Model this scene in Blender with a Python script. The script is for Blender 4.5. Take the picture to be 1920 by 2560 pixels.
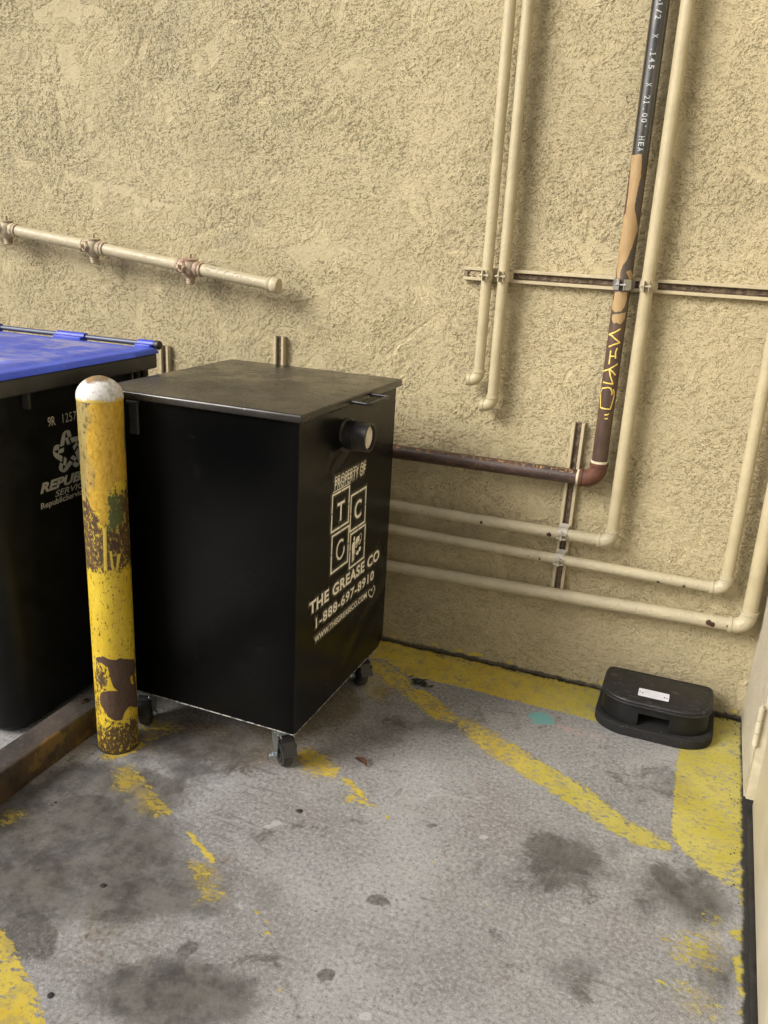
import bpy, bmesh, math, random
import numpy as np
from mathutils import Vector, Matrix, kdtree
CAM={'loc': [0, -2.74327, 1.47174], 'r': [0.927587, 0.37022, 0.050194], 'u': [-0.160192, 0.272743, 0.948657], 'f': [-0.337522, 0.888002, -0.312299], 'lens': 19.9099}
D={"paint":[[1.15,0.003,[[-1.2521,-1.1315],[-1.241,-1.1349],[-1.1809,-1.1657],[-1.1808,-1.1711],[-1.2444,-1.1394]]],[1.0,0.004,[[-1.3856,-0.1425],[-1.0231,0.0197],[-0.6678,0.0142],[-0.3194,0.0286],[-0.2056,0.02],[0.1675,0.016],[0.2604,0.0045],[0.2549,-0.2494],[0.2674,-0.4136],[0.2685,-0.5519],[0.2645,-0.7055],[0.2147,-0.822],[0.1721,-0.8099],[0.1299,-0.7679],[0.0838,-0.7195],[0.0772,-0.4984],[0.0751,-0.2711],[0.0721,-0.2174],[-0.045,-0.2224],[-0.1707,-0.225],[-0.2842,-0.2164],[-0.4922,-0.2187],[-0.6028,-0.2104],[-0.8397,-0.2188],[-0.9572,-0.1438],[-1.3018,-0.2975]]],[0.72,0.012,[[0.1297,-0.7631],[0.1722,-0.8122],[0.2149,-0.831],[0.2645,-0.8476],[0.2665,-0.7564],[0.1863,-0.6966]]],[0.95,0.006,[[0.2526,-0.809],[0.2657,-0.8029],[0.2662,-0.8827],[0.2552,-0.8963]]],[0.9,0.008,[[0.2288,-0.9984],[0.2646,-0.9501],[0.2651,-1.0203],[0.2393,-1.0169]]],[1.0,0.006,[[0.2345,-1.0679],[0.2649,-1.0503],[0.2653,-1.1283],[0.2447,-1.1444]]],[0.9,0.006,[[0.2472,-1.15],[0.2652,-1.1419],[0.2649,-1.1686],[0.252,-1.181]]],[0.9,0.006,[[0.2496,-1.2079],[0.259,-1.2036],[0.2589,-1.2225],[0.2496,-1.2267]]],[0.44,0.03,[[0.0945,-1.0756],[0.1765,-1.0224],[0.2191,-1.0639],[0.2002,-1.1302],[0.1297,-1.1339]]],[0.48,0.025,[[0.099,-1.2038],[0.1424,-1.1807],[0.1586,-1.2102],[0.1205,-1.2275]]],[0.42,0.03,[[0.1732,-1.2102],[0.2071,-1.2207],[0.1939,-1.2581],[0.1702,-1.2563]]],[0.6,0.02,[[0.1523,-0.9524],[0.2177,-0.9636],[0.1968,-0.9893]]],[0.86,0.009,[[-0.412,-0.465],[-0.2713,-0.5403],[-0.1501,-0.5937],[-0.1163,-0.6065],[-0.139,-0.6022],[-0.0821,-0.6516],[-0.009,-0.7002],[0.0837,-0.74],[0.0853,-0.7642],[0.0276,-0.7914],[-0.0002,-0.7845],[-0.0853,-0.7471],[-0.0981,-0.7344],[-0.1884,-0.6881],[-0.3092,-0.6306],[-0.4423,-0.5589]]],[0.6,0.014,[[-0.5945,-0.3965],[-0.5573,-0.3908],[-0.412,-0.465],[-0.2713,-0.5403],[-0.2876,-0.6],[-0.4398,-0.5686],[-0.4903,-0.5377],[-0.5659,-0.4696]]],[0.7,0.01,[[-0.9726,-0.1435],[-0.8714,-0.2118],[-0.7859,-0.2882],[-0.6711,-0.3425],[-0.5945,-0.3965],[-0.5978,-0.4486],[-0.7035,-0.4249],[-0.8036,-0.3539],[-0.8736,-0.3179],[-0.956,-0.2393]]],[1.0,0.005,[[-0.8824,-0.2118],[-0.8566,-0.2237],[-0.8088,-0.2583],[-0.8068,-0.2764],[-0.8578,-0.2392]]],[1.0,0.005,[[-0.7692,-0.2857],[-0.7477,-0.2889],[-0.7178,-0.3107],[-0.6872,-0.3358],[-0.6985,-0.3415],[-0.757,-0.3075]]],[0.95,0.007,[[-0.715,-0.411],[-0.677,-0.4052],[-0.6214,-0.4352],[-0.6493,-0.4491]]],[0.85,0.01,[[-0.9949,-0.1631],[-0.9183,-0.2044],[-0.8452,-0.3181],[-0.9001,-0.2871],[-0.9735,-0.2326]]],[0.68,0.012,[[-0.9781,-0.7763],[-0.9472,-0.7611],[-0.8898,-0.7877],[-0.8255,-0.8194],[-0.8202,-0.8573],[-0.8576,-0.8803],[-0.9151,-0.8628],[-0.9615,-0.8333]]],[0.95,0.006,[[-0.8054,-0.8502],[-0.7869,-0.8512],[-0.7317,-0.8828],[-0.7064,-0.9082],[-0.7184,-0.9139],[-0.781,-0.8777]]],[0.62,0.015,[[-0.7752,-0.9037],[-0.7346,-0.9031],[-0.7088,-0.9094],[-0.67,-0.9273],[-0.6991,-0.9457],[-0.7463,-0.9548]]],[0.8,0.004,[[-0.6302,-0.9526],[-0.6222,-0.9532],[-0.6151,-0.9671],[-0.6211,-0.9699]]],[0.62,0.012,[[-1.4058,-1.0998],[-1.365,-1.0674],[-1.3295,-1.0816],[-1.2848,-1.1088],[-1.2029,-1.151],[-1.1451,-1.1841],[-1.1672,-1.2161],[-1.2278,-1.1853],[-1.2874,-1.1161],[-1.3122,-1.1516],[-1.2922,-1.1824],[-1.3382,-1.1642]]],[1.2,0.004,[[-1.3467,-1.0805],[-1.3295,-1.0816],[-1.2848,-1.1088],[-1.2491,-1.133],[-1.2504,-1.1365],[-1.3049,-1.1034]]],[1.2,0.004,[[-1.188,-1.1663],[-1.1766,-1.1664],[-1.1451,-1.1841],[-1.1436,-1.1969],[-1.1763,-1.1827]]],[1.25,0.004,[[-1.0683,-1.228],[-1.0576,-1.2296],[-1.0116,-1.2524],[-0.9771,-1.2697],[-0.9419,-1.2873],[-0.9353,-1.2994],[-0.9494,-1.2985],[-0.9927,-1.2723],[-1.0353,-1.2522]]],[0.68,0.01,[[-0.9987,-1.3204],[-0.9441,-1.3193],[-0.9098,-1.3352],[-0.952,-1.3627]]],[0.6,0.02,[[-0.9304,-1.3682],[-0.8699,-1.3705],[-0.869,-1.3998],[-0.9002,-1.4142]]],[0.8,0.008,[[-1.4802,-1.0652],[-1.4339,-1.0752],[-1.3976,-1.0249],[-1.3909,-0.9607],[-1.4118,-0.9501],[-1.4177,-0.9876],[-1.4335,-1.0224]]],[0.72,0.008,[[-1.403,-0.9387],[-1.3754,-0.875],[-1.364,-0.8911],[-1.3897,-0.9392]]],[0.55,0.03,[[-1.4989,-0.8459],[-1.3512,-0.841],[-1.3608,-0.8895],[-1.4391,-0.9136]]],[0.93,0.006,[[-1.2512,-1.6601],[-1.1786,-1.6915],[-1.0986,-1.7393],[-1.0032,-1.7951],[-0.9883,-1.8029],[-0.913,-1.8443],[-1.1264,-1.9397],[-1.4801,-1.6242]]],[0.9,0.004,[[-0.7393,-1.4074],[-0.7306,-1.4055],[-0.7223,-1.4154],[-0.7297,-1.4168]]],[0.85,0.004,[[-0.631,-1.553],[-0.6222,-1.5461],[-0.6145,-1.5512],[-0.6238,-1.5571]]],[0.75,0.006,[[-0.7287,-1.4332],[-0.7056,-1.426],[-0.7077,-1.4369],[-0.7242,-1.4412]]],[0.8,0.004,[[-0.7772,-1.3898],[-0.7667,-1.3885],[-0.7659,-1.3967]]],[0.85,0.003,[[-0.3044,-1.1452],[-0.2952,-1.1443],[-0.2942,-1.1522],[-0.3005,-1.1551]]],[0.9,0.003,[[-0.4606,-1.0645],[-0.4431,-1.0592],[-0.4432,-1.0649],[-0.457,-1.0695]]],[0.9,0.003,[[-0.63,-0.9539],[-0.621,-0.9518],[-0.6163,-0.9672],[-0.623,-0.9682]]],[0.7,0.01,[[-1.5277,-1.3823],[-1.4963,-1.3408],[-1.4679,-1.3539],[-1.4803,-1.4063],[-1.4998,-1.4104]]]],"stain":[[-1.3322,-1.2826,0.1012,0.0482,0.0659,-0.0786,0.85],[-1.1421,-1.3504,0.0962,0.0452,0.0669,-0.0874,0.6],[-1.1083,-1.439,0.0921,0.0429,0.0437,-0.0556,0.65],[-1.5164,-1.3257,0.1109,0.053,0.0798,-0.0833,0.75],[-1.1869,-1.6464,0.0614,0.0282,0.0612,-0.0648,0.75],[-1.195,-1.1002,0.0306,0.0376,0.0243,-0.0254,0.6],[-1.1337,-1.1242,0.0382,0.0183,0.0207,-0.0306,0.3],[-0.818,-1.6466,0.0688,0.0513,0.0391,-0.0419,0.85],[-0.7579,-1.6088,0.036,0.0419,0.022,-0.0193,0.6],[-0.9143,-1.6478,0.0442,0.0201,0.0241,-0.0314,0.3],[-0.1819,-0.9151,0.1145,0.0272,0.0079,-0.0803,0.85],[-0.1438,-0.9595,0.0775,0.0362,0.0121,-0.0679,0.6],[-0.328,-1.0304,0.0543,0.0254,0.0143,-0.0529,0.45],[-0.3227,-0.9325,0.0616,0.0752,0.0166,-0.0304,0.3],[0.1057,-0.8732,0.0929,-0.0243,-0.0205,-0.1005,0.5],[0.1539,-0.909,0.0717,0.0333,0.0028,-0.0677,0.5],[-0.0777,-1.0094,0.0309,0.0143,0.0049,-0.0326,0.4],[0.0381,-0.9628,0.0355,0.0165,0.0044,-0.0465,0.5],[-0.2555,-1.2309,0.0327,0.015,0.0085,-0.0327,0.45],[-0.5387,-1.2442,0.0296,0.0137,0.0075,-0.0182,0.55],[-0.4302,-1.3234,0.0482,0.0221,0.0187,-0.0507,0.15],[-0.7306,-1.0749,0.084,0.0397,0.0375,-0.0801,0.15],[-0.7101,-1.4989,0.0615,0.0281,0.0255,-0.0444,0.2],[-0.2114,0.0609,0.0788,0.0399,0.0123,-0.0864,0.2],[-0.0963,-1.3196,0.1243,0.0269,0.0028,-0.0599,0.22],[0.1285,-1.1039,0.0907,0.0415,0.004,-0.068,0.3],[-0.7814,-0.6833,0.0978,0.0478,0.031,-0.0746,0.2],[-0.9366,-0.6641,0.0665,0.0328,0.0366,-0.0772,0.3],[-0.4994,-0.9378,0.0172,0.0082,0.003,-0.009,0.8],[-0.8443,-1.0376,0.0077,0.0036,0.0045,-0.0087,1.2],[-0.8519,-1.5405,0.011,0.0228,0.018,-0.0119,0.7],[-0.5543,-1.4809,0.0167,0.0076,0.006,-0.0126,1.0],[-1.1442,-0.9275,0.124,0.0603,0.0597,-0.0959,0.35],[-1.282,-0.9051,0.0843,0.0413,0.0455,-0.0672,0.5],[-1.2087,-1.1969,0.0562,0.0268,0.0386,-0.0522,0.4],[-1.3043,-1.4572,0.0852,0.0399,0.0557,-0.0613,0.4],[-1.3592,-1.5273,0.0498,0.0233,0.0744,-0.0758,0.5],[-0.0164,-0.5091,0.1276,-0.0675,-0.0243,-0.1317,0.28],[-0.0734,-0.4068,0.0671,0.0326,0.0073,-0.0628,0.2],[-0.7686,-0.4791,0.093,0.0462,0.0247,-0.0652,0.25],[-0.284,-1.0839,0.0439,0.0204,0.0049,-0.0191,0.3],[-0.1988,-1.0297,0.0907,0.0295,0.002,-0.0135,0.25],[-0.785,-1.567,0.0135,0.0062,0.0066,-0.0102,0.8],[-0.6717,-1.4814,0.0231,0.0106,0.0149,-0.0273,0.35]],"brown":[[-1.1117,-0.6494,0.1361,0.0676,0.0835,-0.1546,0.9],[-0.9948,-0.5106,0.0939,0.0469,0.0693,-0.148,0.7],[-1.262,-0.8721,0.1494,0.0733,0.0562,-0.0854,1.0],[-1.1026,-0.863,0.1053,0.0514,0.0494,-0.0842,0.6],[-1.4101,-1.3964,0.142,0.0672,0.0719,-0.0767,0.35],[-1.2741,-1.5163,0.1325,0.0618,0.0781,-0.0846,0.4],[-1.3639,-0.9681,0.0727,0.0355,0.0358,-0.0489,0.6],[-0.8608,-0.3871,0.0723,0.0363,0.037,-0.0927,0.35],[-0.9327,-1.2675,0.0352,0.0165,0.0184,-0.0296,0.4],[-1.3304,-1.122,0.1373,0.0662,0.0852,-0.1103,0.3],[-1.0309,-1.5375,0.1588,0.0732,0.0819,-0.1043,0.3]],"pale":[[-0.8765,-1.1063,0.0131,0.0062,0.006,-0.011,1.4],[-0.8891,-1.1261,0.0093,0.0044,0.0038,-0.0068,1.2],[-0.369,-0.926,0.0114,0.0054,0.0025,-0.0089,1.2],[-0.1211,-1.1181,0.0186,0.0086,0.0026,-0.0144,0.8],[-0.2883,-1.1418,0.0514,0.0238,0.0079,-0.03,0.5],[-0.4425,-1.5377,0.0144,0.0065,0.0042,-0.0099,1.0],[-0.8165,-1.3864,0.0082,0.0038,0.0087,-0.0146,0.8],[0.0133,-0.8072,0.0571,0.0269,0.009,-0.0899,0.45],[-0.5293,-0.7961,0.1632,0.0784,0.0321,-0.098,0.35],[-0.0482,-1.0845,0.0681,0.0314,0.0069,-0.0481,0.3],[-0.3807,-0.2865,0.0718,0.0356,0.0155,-0.0708,0.2],[-0.5277,-1.546,0.0292,0.0132,0.0118,-0.0247,0.3],[0.0124,-0.3189,0.0686,0.0335,0.0107,-0.1291,0.2]],"flat":[[[-2.562,2.1083],[-2.5196,2.1021],[-2.5447,2.0677],[-2.5713,2.0885]],[[-2.4102,2.0645],[-2.3276,2.0576],[-2.301,1.9577],[-2.3195,1.8973],[-2.398,1.964]],[[-2.2082,1.5962],[-2.0912,1.5889],[-2.0658,1.5526],[-1.8799,1.5274],[-1.9,1.5109],[-2.033,1.5272],[-2.2035,1.5589]],[[-1.7822,1.8941],[-1.7087,1.9079],[-1.7029,1.8746],[-1.7581,1.8604]],[[-2.4241,1.9082],[-2.3883,1.913],[-2.3783,1.7785],[-2.407,1.7783]],[[-2.2912,1.8101],[-2.2561,1.8154],[-2.2594,1.7689],[-2.2947,1.7634]],[[-2.3518,2.1801],[-2.2305,2.1804],[-2.1149,2.1385],[-2.3414,2.1411]],[[-1.9586,1.3972],[-1.7389,1.4582],[-1.7316,1.4399],[-1.9428,1.3916]],[[-2.1223,1.5372],[-1.8754,1.5332],[-1.9071,1.5166],[-2.0661,1.5201]],[[-1.1244,1.0491],[-1.1034,1.0787],[-1.0719,1.1021],[-1.0655,1.0932],[-1.095,1.0617],[-1.1161,1.0333]],[[-1.4815,1.4019],[-1.3584,1.4345],[-1.2366,1.3889],[-1.4181,1.352]],[[-1.2874,1.9742],[-1.2043,1.9842],[-1.1621,1.9609],[-1.2725,1.951]]],"smear":[[0.9,[[-1.4124,-1.0967],[-1.3655,-1.0613],[-1.2848,-1.1088],[-1.1394,-1.1922],[-1.195,-1.2293],[-1.289,-1.1866],[-1.344,-1.167]]],[0.7,[[-0.9987,-0.7863],[-0.887,-0.7538],[-0.8117,-0.8229],[-0.8041,-0.8791],[-0.9093,-0.9103]]],[0.8,[[-0.6114,-0.4049],[-0.5549,-0.3769],[-0.3722,-0.4799],[-0.3709,-0.6095],[-0.5063,-0.5455]]],[0.6,[[0.0727,-1.0701],[0.2181,-0.9875],[0.23,-1.1305],[0.1313,-1.1615]]],[0.6,[[0.1028,-1.1883],[0.2054,-1.1417],[0.2171,-1.2537],[0.138,-1.277]]],[0.8,[[-1.0166,-1.3122],[-0.955,-1.2833],[-0.8387,-1.393],[-0.9098,-1.426]]],[0.7,[[-1.4933,-1.0649],[-1.4265,-1.0845],[-1.3709,-0.9647],[-1.3684,-0.8788],[-1.4486,-0.889]]],[0.7,[[-1.542,-1.368],[-1.4883,-1.3153],[-1.4434,-1.3631],[-1.4828,-1.4275]]],[0.8,[[-1.3856,-0.1425],[-0.8353,-0.2236],[-0.8419,-0.4343],[-0.9327,-0.4232],[-1.0699,-0.1783]]]],"grime":[[-1.3056,-1.1878,0.1911,0.0916,0.11,-0.1401,1.0],[-1.3215,-1.3545,0.2967,0.1404,0.156,-0.1801,1.125],[-1.3552,-1.4811,0.1703,0.0798,0.2148,-0.2257,1.0],[-1.0414,-1.4078,0.2199,0.1025,0.0942,-0.1285,0.75],[-0.818,-1.6466,0.175,0.0793,0.0576,-0.0821,0.9375],[-1.4675,-1.3902,0.1074,0.0509,0.125,-0.1294,1.125],[-1.435,-1.1922,0.1158,0.0557,0.0683,-0.0801,1.125],[-0.869,-1.3699,0.1341,0.0623,0.0388,-0.0623,0.4375],[-1.2167,-0.9409,0.2708,0.1319,0.0829,-0.126,0.75],[-0.1672,-0.9397,0.2224,0.1042,0.0275,-0.147,0.5625],[0.1174,-0.9117,0.1807,0.0839,0.0098,-0.1685,0.625],[-0.6523,-0.4213,0.2358,0.1171,0.0428,-0.1305,0.375],[-0.0164,-0.5091,0.183,0.0881,0.0166,-0.1666,0.4375],[-0.2362,-1.2707,0.2421,0.1107,0.0306,-0.1195,0.22499999999999998],[-0.8306,-0.6604,0.1322,0.0649,0.0486,-0.1129,0.375],[0.0205,-1.2115,0.1996,0.0908,0.0073,-0.0625,0.375],[0.1962,-1.1429,0.056,0.0255,0.0032,-0.1254,0.5625]],"chips":{"a":[[-0.878,-0.066,0.5596,0.0035],[-0.8496,-0.066,0.5541,0.003],[-0.6627,-0.066,0.5543,0.005],[-0.4297,-0.066,0.5514,0.008]],"b":[[-0.4923,-0.064,0.465,0.0035],[-0.451,-0.064,0.4614,0.005],[-0.0684,-0.064,0.4536,0.005],[-0.059,-0.064,0.4486,0.004],[0.0106,-0.064,0.4573,0.005]],"c":[[-0.9124,-0.068,0.3142,0.003],[-0.4693,-0.068,0.3336,0.003],[-0.4269,-0.068,0.3351,0.002],[0.1021,-0.068,0.3512,0.009],[0.1134,-0.068,0.3481,0.009],[0.1595,-0.068,0.3502,0.006]]},"teal":[[-0.3936,-0.2904],[-0.383,-0.2656],[-0.3545,-0.2488],[-0.3342,-0.2544],[-0.314,-0.2766],[-0.3078,-0.2989],[-0.3221,-0.3148],[-0.3408,-0.3152],[-0.3566,-0.3293],[-0.3773,-0.3207],[-0.3622,-0.3031],[-0.3811,-0.3035]],"pink":[[-0.3045,-0.3098],[-0.2694,-0.2987],[-0.1592,-0.3055],[-0.1561,-0.3277],[-0.2277,-0.3271],[-0.2899,-0.3212],[-0.2211,-0.3093],[-0.1457,-0.3099],[-0.1507,-0.3272],[-0.255,-0.3336]],"tan":[[[0.1685,0.0114],[0.2138,0.0423],[0.2186,-0.0615],[0.1709,-0.085]]],"bol":{"c":[-1.4644,-0.9913,0.058],"h":1.0323,"brown":[[[-1.828,0.3069],[-1.376,0.3164],[-0.954,0.3061],[-0.53,0.3072],[0.326,0.2827],[0.573,0.2547],[0.279,0.235],[0.42,0.1952],[0.67,0.127],[0.401,0.1245],[-0.278,0.149],[-0.584,0.1293],[-0.642,0.1125],[-0.942,0.113],[-1.28,0.1248],[-1.55,0.1483],[-1.761,0.1679],[-1.658,0.1989],[-1.205,0.2096],[-0.782,0.208],[-1.019,0.2269],[-1.117,0.2612],[-1.183,0.2838],[-1.494,0.2956],[-1.847,0.2952]],[[-0.665,0.6581],[-0.481,0.6573],[-0.346,0.6468],[-0.376,0.6343],[-0.564,0.6304],[-0.724,0.6354],[-0.787,0.6461]]],"yel2":[[[-0.14,0.2358],[0.066,0.2415],[0.122,0.2224],[0.221,0.2018],[-0.036,0.2155]]],"band":[[[-2.407,0.7571],[-2.417,0.7656],[-1.448,0.7786],[-1.49,0.741],[-1.179,0.7403],[-1.203,0.6975],[-1.057,0.6902],[-0.852,0.6999],[-0.753,0.7893],[-0.189,0.789],[0.214,0.7979],[0.661,0.8198],[0.663,0.5646],[0.047,0.5744],[-0.74,0.568],[-1.216,0.5769],[-2.228,0.5681],[-2.402,0.5681]]],"green":[[[-0.776,0.7894],[-0.087,0.7826],[-0.118,0.7023],[-0.869,0.6797]],[[0.215,0.9545],[0.665,0.9678],[0.665,0.7897],[0.324,0.801],[0.669,0.8402],[0.399,0.8841]]],"orange":[[[-1.449,1.0171],[-0.804,1.0392],[0.573,1.0288],[0.315,0.934],[0.145,0.9121],[0.671,0.8801],[0.67,0.8502],[0.289,0.8166],[-0.445,0.8166],[-0.753,0.7893],[-0.843,0.71],[-1.028,0.6952],[-1.158,0.7103],[-1.187,0.7402],[-1.487,0.7435],[-1.763,0.7755],[-1.692,0.9027]]],"grey":[[[-2.415,1.0408],[-1.247,1.0501],[-1.14,0.9999],[-1.357,0.9431],[-1.363,0.8572],[-1.14,0.8339],[-1.543,0.7778],[-2.407,0.7571]]],"drip":[[[-1.044,0.6953],[-0.903,0.695],[-0.974,0.5744],[-1.103,0.5745]],[[-0.81,0.6283],[-0.73,0.6278],[-0.654,0.5725],[-0.769,0.5813]],[[-0.463,0.6173],[-0.306,0.6177],[-0.484,0.5732],[-0.569,0.5742]]],"speck":[[[-2.409,0.1118],[0.662,0.1068],[0.664,-0.0597],[-2.406,-0.032]],[[-2.137,0.291],[-1.183,0.2838],[-1.019,0.2269],[-1.666,0.193],[-1.57,0.1304],[-2.418,0.1083]]]},"rp":{"tan":[[[-2.764,1.7145],[-1.289,1.7175],[-1.129,1.6837],[-1.044,1.6593],[-1.27,1.6046],[-1.283,1.5695],[-0.688,1.5348],[-0.284,1.5148],[-0.682,1.4965],[-1.068,1.4575],[-1.365,1.4312],[-1.76,1.4149],[-1.975,1.3988],[-1.918,1.3778],[-2.415,1.377],[-2.991,1.4293],[-3.019,1.5073],[-3.02,1.5435],[-2.377,1.5587],[-2.381,1.6091],[-2.503,1.659]],[[-2.435,1.3384],[-0.845,1.3409],[-0.688,1.3194],[-0.848,1.2993],[-1.268,1.2833],[-2.147,1.2816],[-2.902,1.2926],[-2.527,1.3165]],[[-2.346,1.2718],[-0.552,1.282],[-0.561,1.2618],[-1.059,1.2471],[-1.684,1.2502],[-1.915,1.2462],[-2.389,1.2589]],[[-1.318,1.398],[-0.7,1.4042],[0.102,1.3789],[-0.707,1.3761]]],"ztop":1.7122,"zmid":1.2449,"strokes":[[[-1.02,1.2332],[-1.652,1.2221],[-2.557,1.2123],[-2.049,1.2124],[-1.483,1.2022],[-0.861,1.192],[-1.573,1.186],[-2.227,1.1768]],[[-1.869,1.1669],[-1.87,1.1559],[-1.856,1.1257]],[[-1.126,1.1758],[-1.27,1.1632],[-1.163,1.1442]],[[-1.804,1.1502],[-1.263,1.1511]],[[-0.763,1.1289],[-1.494,1.1163],[-1.768,1.1104],[-2.754,1.1008]],[[-1.714,1.112],[-1.307,1.1041],[-0.861,1.094]],[[-1.737,1.1105],[-1.503,1.0903],[-1.027,1.0656]],[[-2.415,1.0691],[-1.036,1.0671]],[[-1.034,1.0332],[-1.003,1.0415],[-1.273,1.0533],[-1.589,1.0556],[-2.447,1.0493],[-2.636,1.0363],[-2.514,1.0186],[-2.286,0.9906],[-1.724,0.9892],[-0.972,0.9891],[-0.807,1.0081],[-0.66,1.0323],[-0.728,1.0414],[-0.923,1.0506]],[[-1.591,0.9705],[-1.256,0.971],[-1.058,0.9753]],[[-1.508,0.9584],[-1.13,0.9594]]],"chars":[["-",[-1.429,2.0994]],["1",[-1.565,2.09]],["/",[-1.544,2.0738]],["2",[-1.612,2.0592]],["X",[-1.534,2.0137]],[".",[-1.618,1.9816]],["1",[-1.549,1.9701]],["4",[-1.578,1.9551]],["5",[-1.533,1.9382]],["X",[-1.535,1.8943]],["2",[-1.549,1.8626]],["1",[-1.538,1.8499]],[".",[-1.618,1.8334]],["0",[-1.551,1.8178]],["0",[-1.551,1.804]],["'",[-1.279,1.7894]],["H",[-1.545,1.7585]],["E",[-1.564,1.7435]],["A",[-1.597,1.7294]]]},"star":{"c":[-0.8386,0.8205],"arm":[[[-0.8723,0.8413],[-0.8667,0.8572],[-0.8624,0.8698],[-0.8575,0.8777],[-0.8487,0.8832],[-0.8383,0.884],[-0.8311,0.8824],[-0.8259,0.8769],[-0.8239,0.8697],[-0.8231,0.862],[-0.8366,0.8617],[-0.8414,0.8731],[-0.8435,0.8798],[-0.847,0.8727],[-0.8551,0.8421]],[[-0.8501,0.8626],[-0.8382,0.8627],[-0.8293,0.8413],[-0.843,0.841]]]},"curb":[[-1.558,-1.3411,0.0918],[-1.6647,-1.2383,0.055],[-1.6913,-0.8311,0.055],[-1.6325,-0.9415,0.055]],"bait_chk":[[-0.1768,-0.1151,0.15],[-0.1742,-0.1549,0.17],[-0.1715,-0.1946,0.19],[0.1511,-0.1006,0.15],[0.1488,-0.1406,0.17],[0.1465,-0.1806,0.19],[-0.1691,-0.3119,0.17],[-0.0264,-0.3608,0.17],[0.1237,-0.3477,0.17],[-0.0655,-0.2597,0.17],[0.0236,-0.2512,0.17],[0.0243,-0.3111,0.17],[-0.0642,-0.3181,0.17],[0.1473,-0.2644,0.17]],"bait_hole":[[-0.06,-0.25,0.073],[-0.0536,-0.25,0.0274],[0.0313,-0.25,0.079],[0.0373,-0.25,0.0309]],"misc":{"hinge":[0.27,-0.3488,0.2728,0.27,-0.4316,0.2262],"leaf":[-0.7788,-0.7717,0.0],"clump":[-0.7798,-0.2666,0.0],"chip":[[-0.8433,-1.0371,0.0],[-1.1308,-1.4707,0.0],[-1.0298,-1.7528,0.0]],"twig":[-1.5373,-1.0416,-0.0],"clampz":[-0.5529,-0.05,1.3946],"clamps":[[-0.7232,-0.05,1.36],[-0.6739,-0.05,1.3571],[-0.3013,-0.05,1.3594],[-0.2312,-0.05,1.3527],[-0.3885,-0.05,0.5593],[-0.3953,-0.05,0.4686]]}}

for o in list(bpy.data.objects): bpy.data.objects.remove(o)
SC=bpy.context.scene; COL=SC.collection
rnd=random.Random(7)
# ---------------------------------------------------------------- camera
cd=bpy.data.cameras.new('camera'); cam=bpy.data.objects.new('camera',cd); COL.objects.link(cam)
R_,U_,F_=[Vector(CAM[k]) for k in 'ruf']
m=Matrix((R_,U_,-F_)).transposed().to_4x4(); m.translation=Vector(CAM['loc']); cam.matrix_world=m
cd.sensor_fit='VERTICAL'; cd.sensor_height=24; cd.sensor_width=18; cd.lens=CAM['lens']; cd.clip_start=.02; cd.clip_end=500
SC.camera=cam
SC.render.resolution_x=768; SC.render.resolution_y=1024
# ---------------------------------------------------------------- light
SC.render.engine='CYCLES'
SUN=Vector((-.60,-.60,.56)).normalized()   # direction towards the light
w=bpy.data.worlds.new('World'); SC.world=w; w.use_nodes=True; nt=w.node_tree
sky=nt.nodes.new('ShaderNodeTexSky'); sky.sky_type='NISHITA'; sky.sun_disc=False
sky.sun_elevation=math.asin(SUN.z); sky.sun_rotation=math.atan2(SUN.x,SUN.y)
sky.air_density=1.0; sky.dust_density=6.0; sky.ozone_density=1.0
hs=nt.nodes.new('ShaderNodeHueSaturation'); hs.inputs['Saturation'].default_value=.5
nt.links.new(sky.outputs[0],hs.inputs['Color']); nt.links.new(hs.outputs[0],nt.nodes['Background'].inputs[0])
nt.nodes['Background'].inputs[1].default_value=.095
sl=bpy.data.lights.new('sun','SUN'); sl.energy=2.0; sl.angle=math.radians(27); sl.color=(1,.965,.91)
so=bpy.data.objects.new('sun',sl); COL.objects.link(so); so.rotation_euler=SUN.to_track_quat('Z','Y').to_euler()
SC.view_settings.view_transform='Standard'; SC.view_settings.look='None'; SC.view_settings.gamma=1; SC.view_settings.exposure=.55
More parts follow.
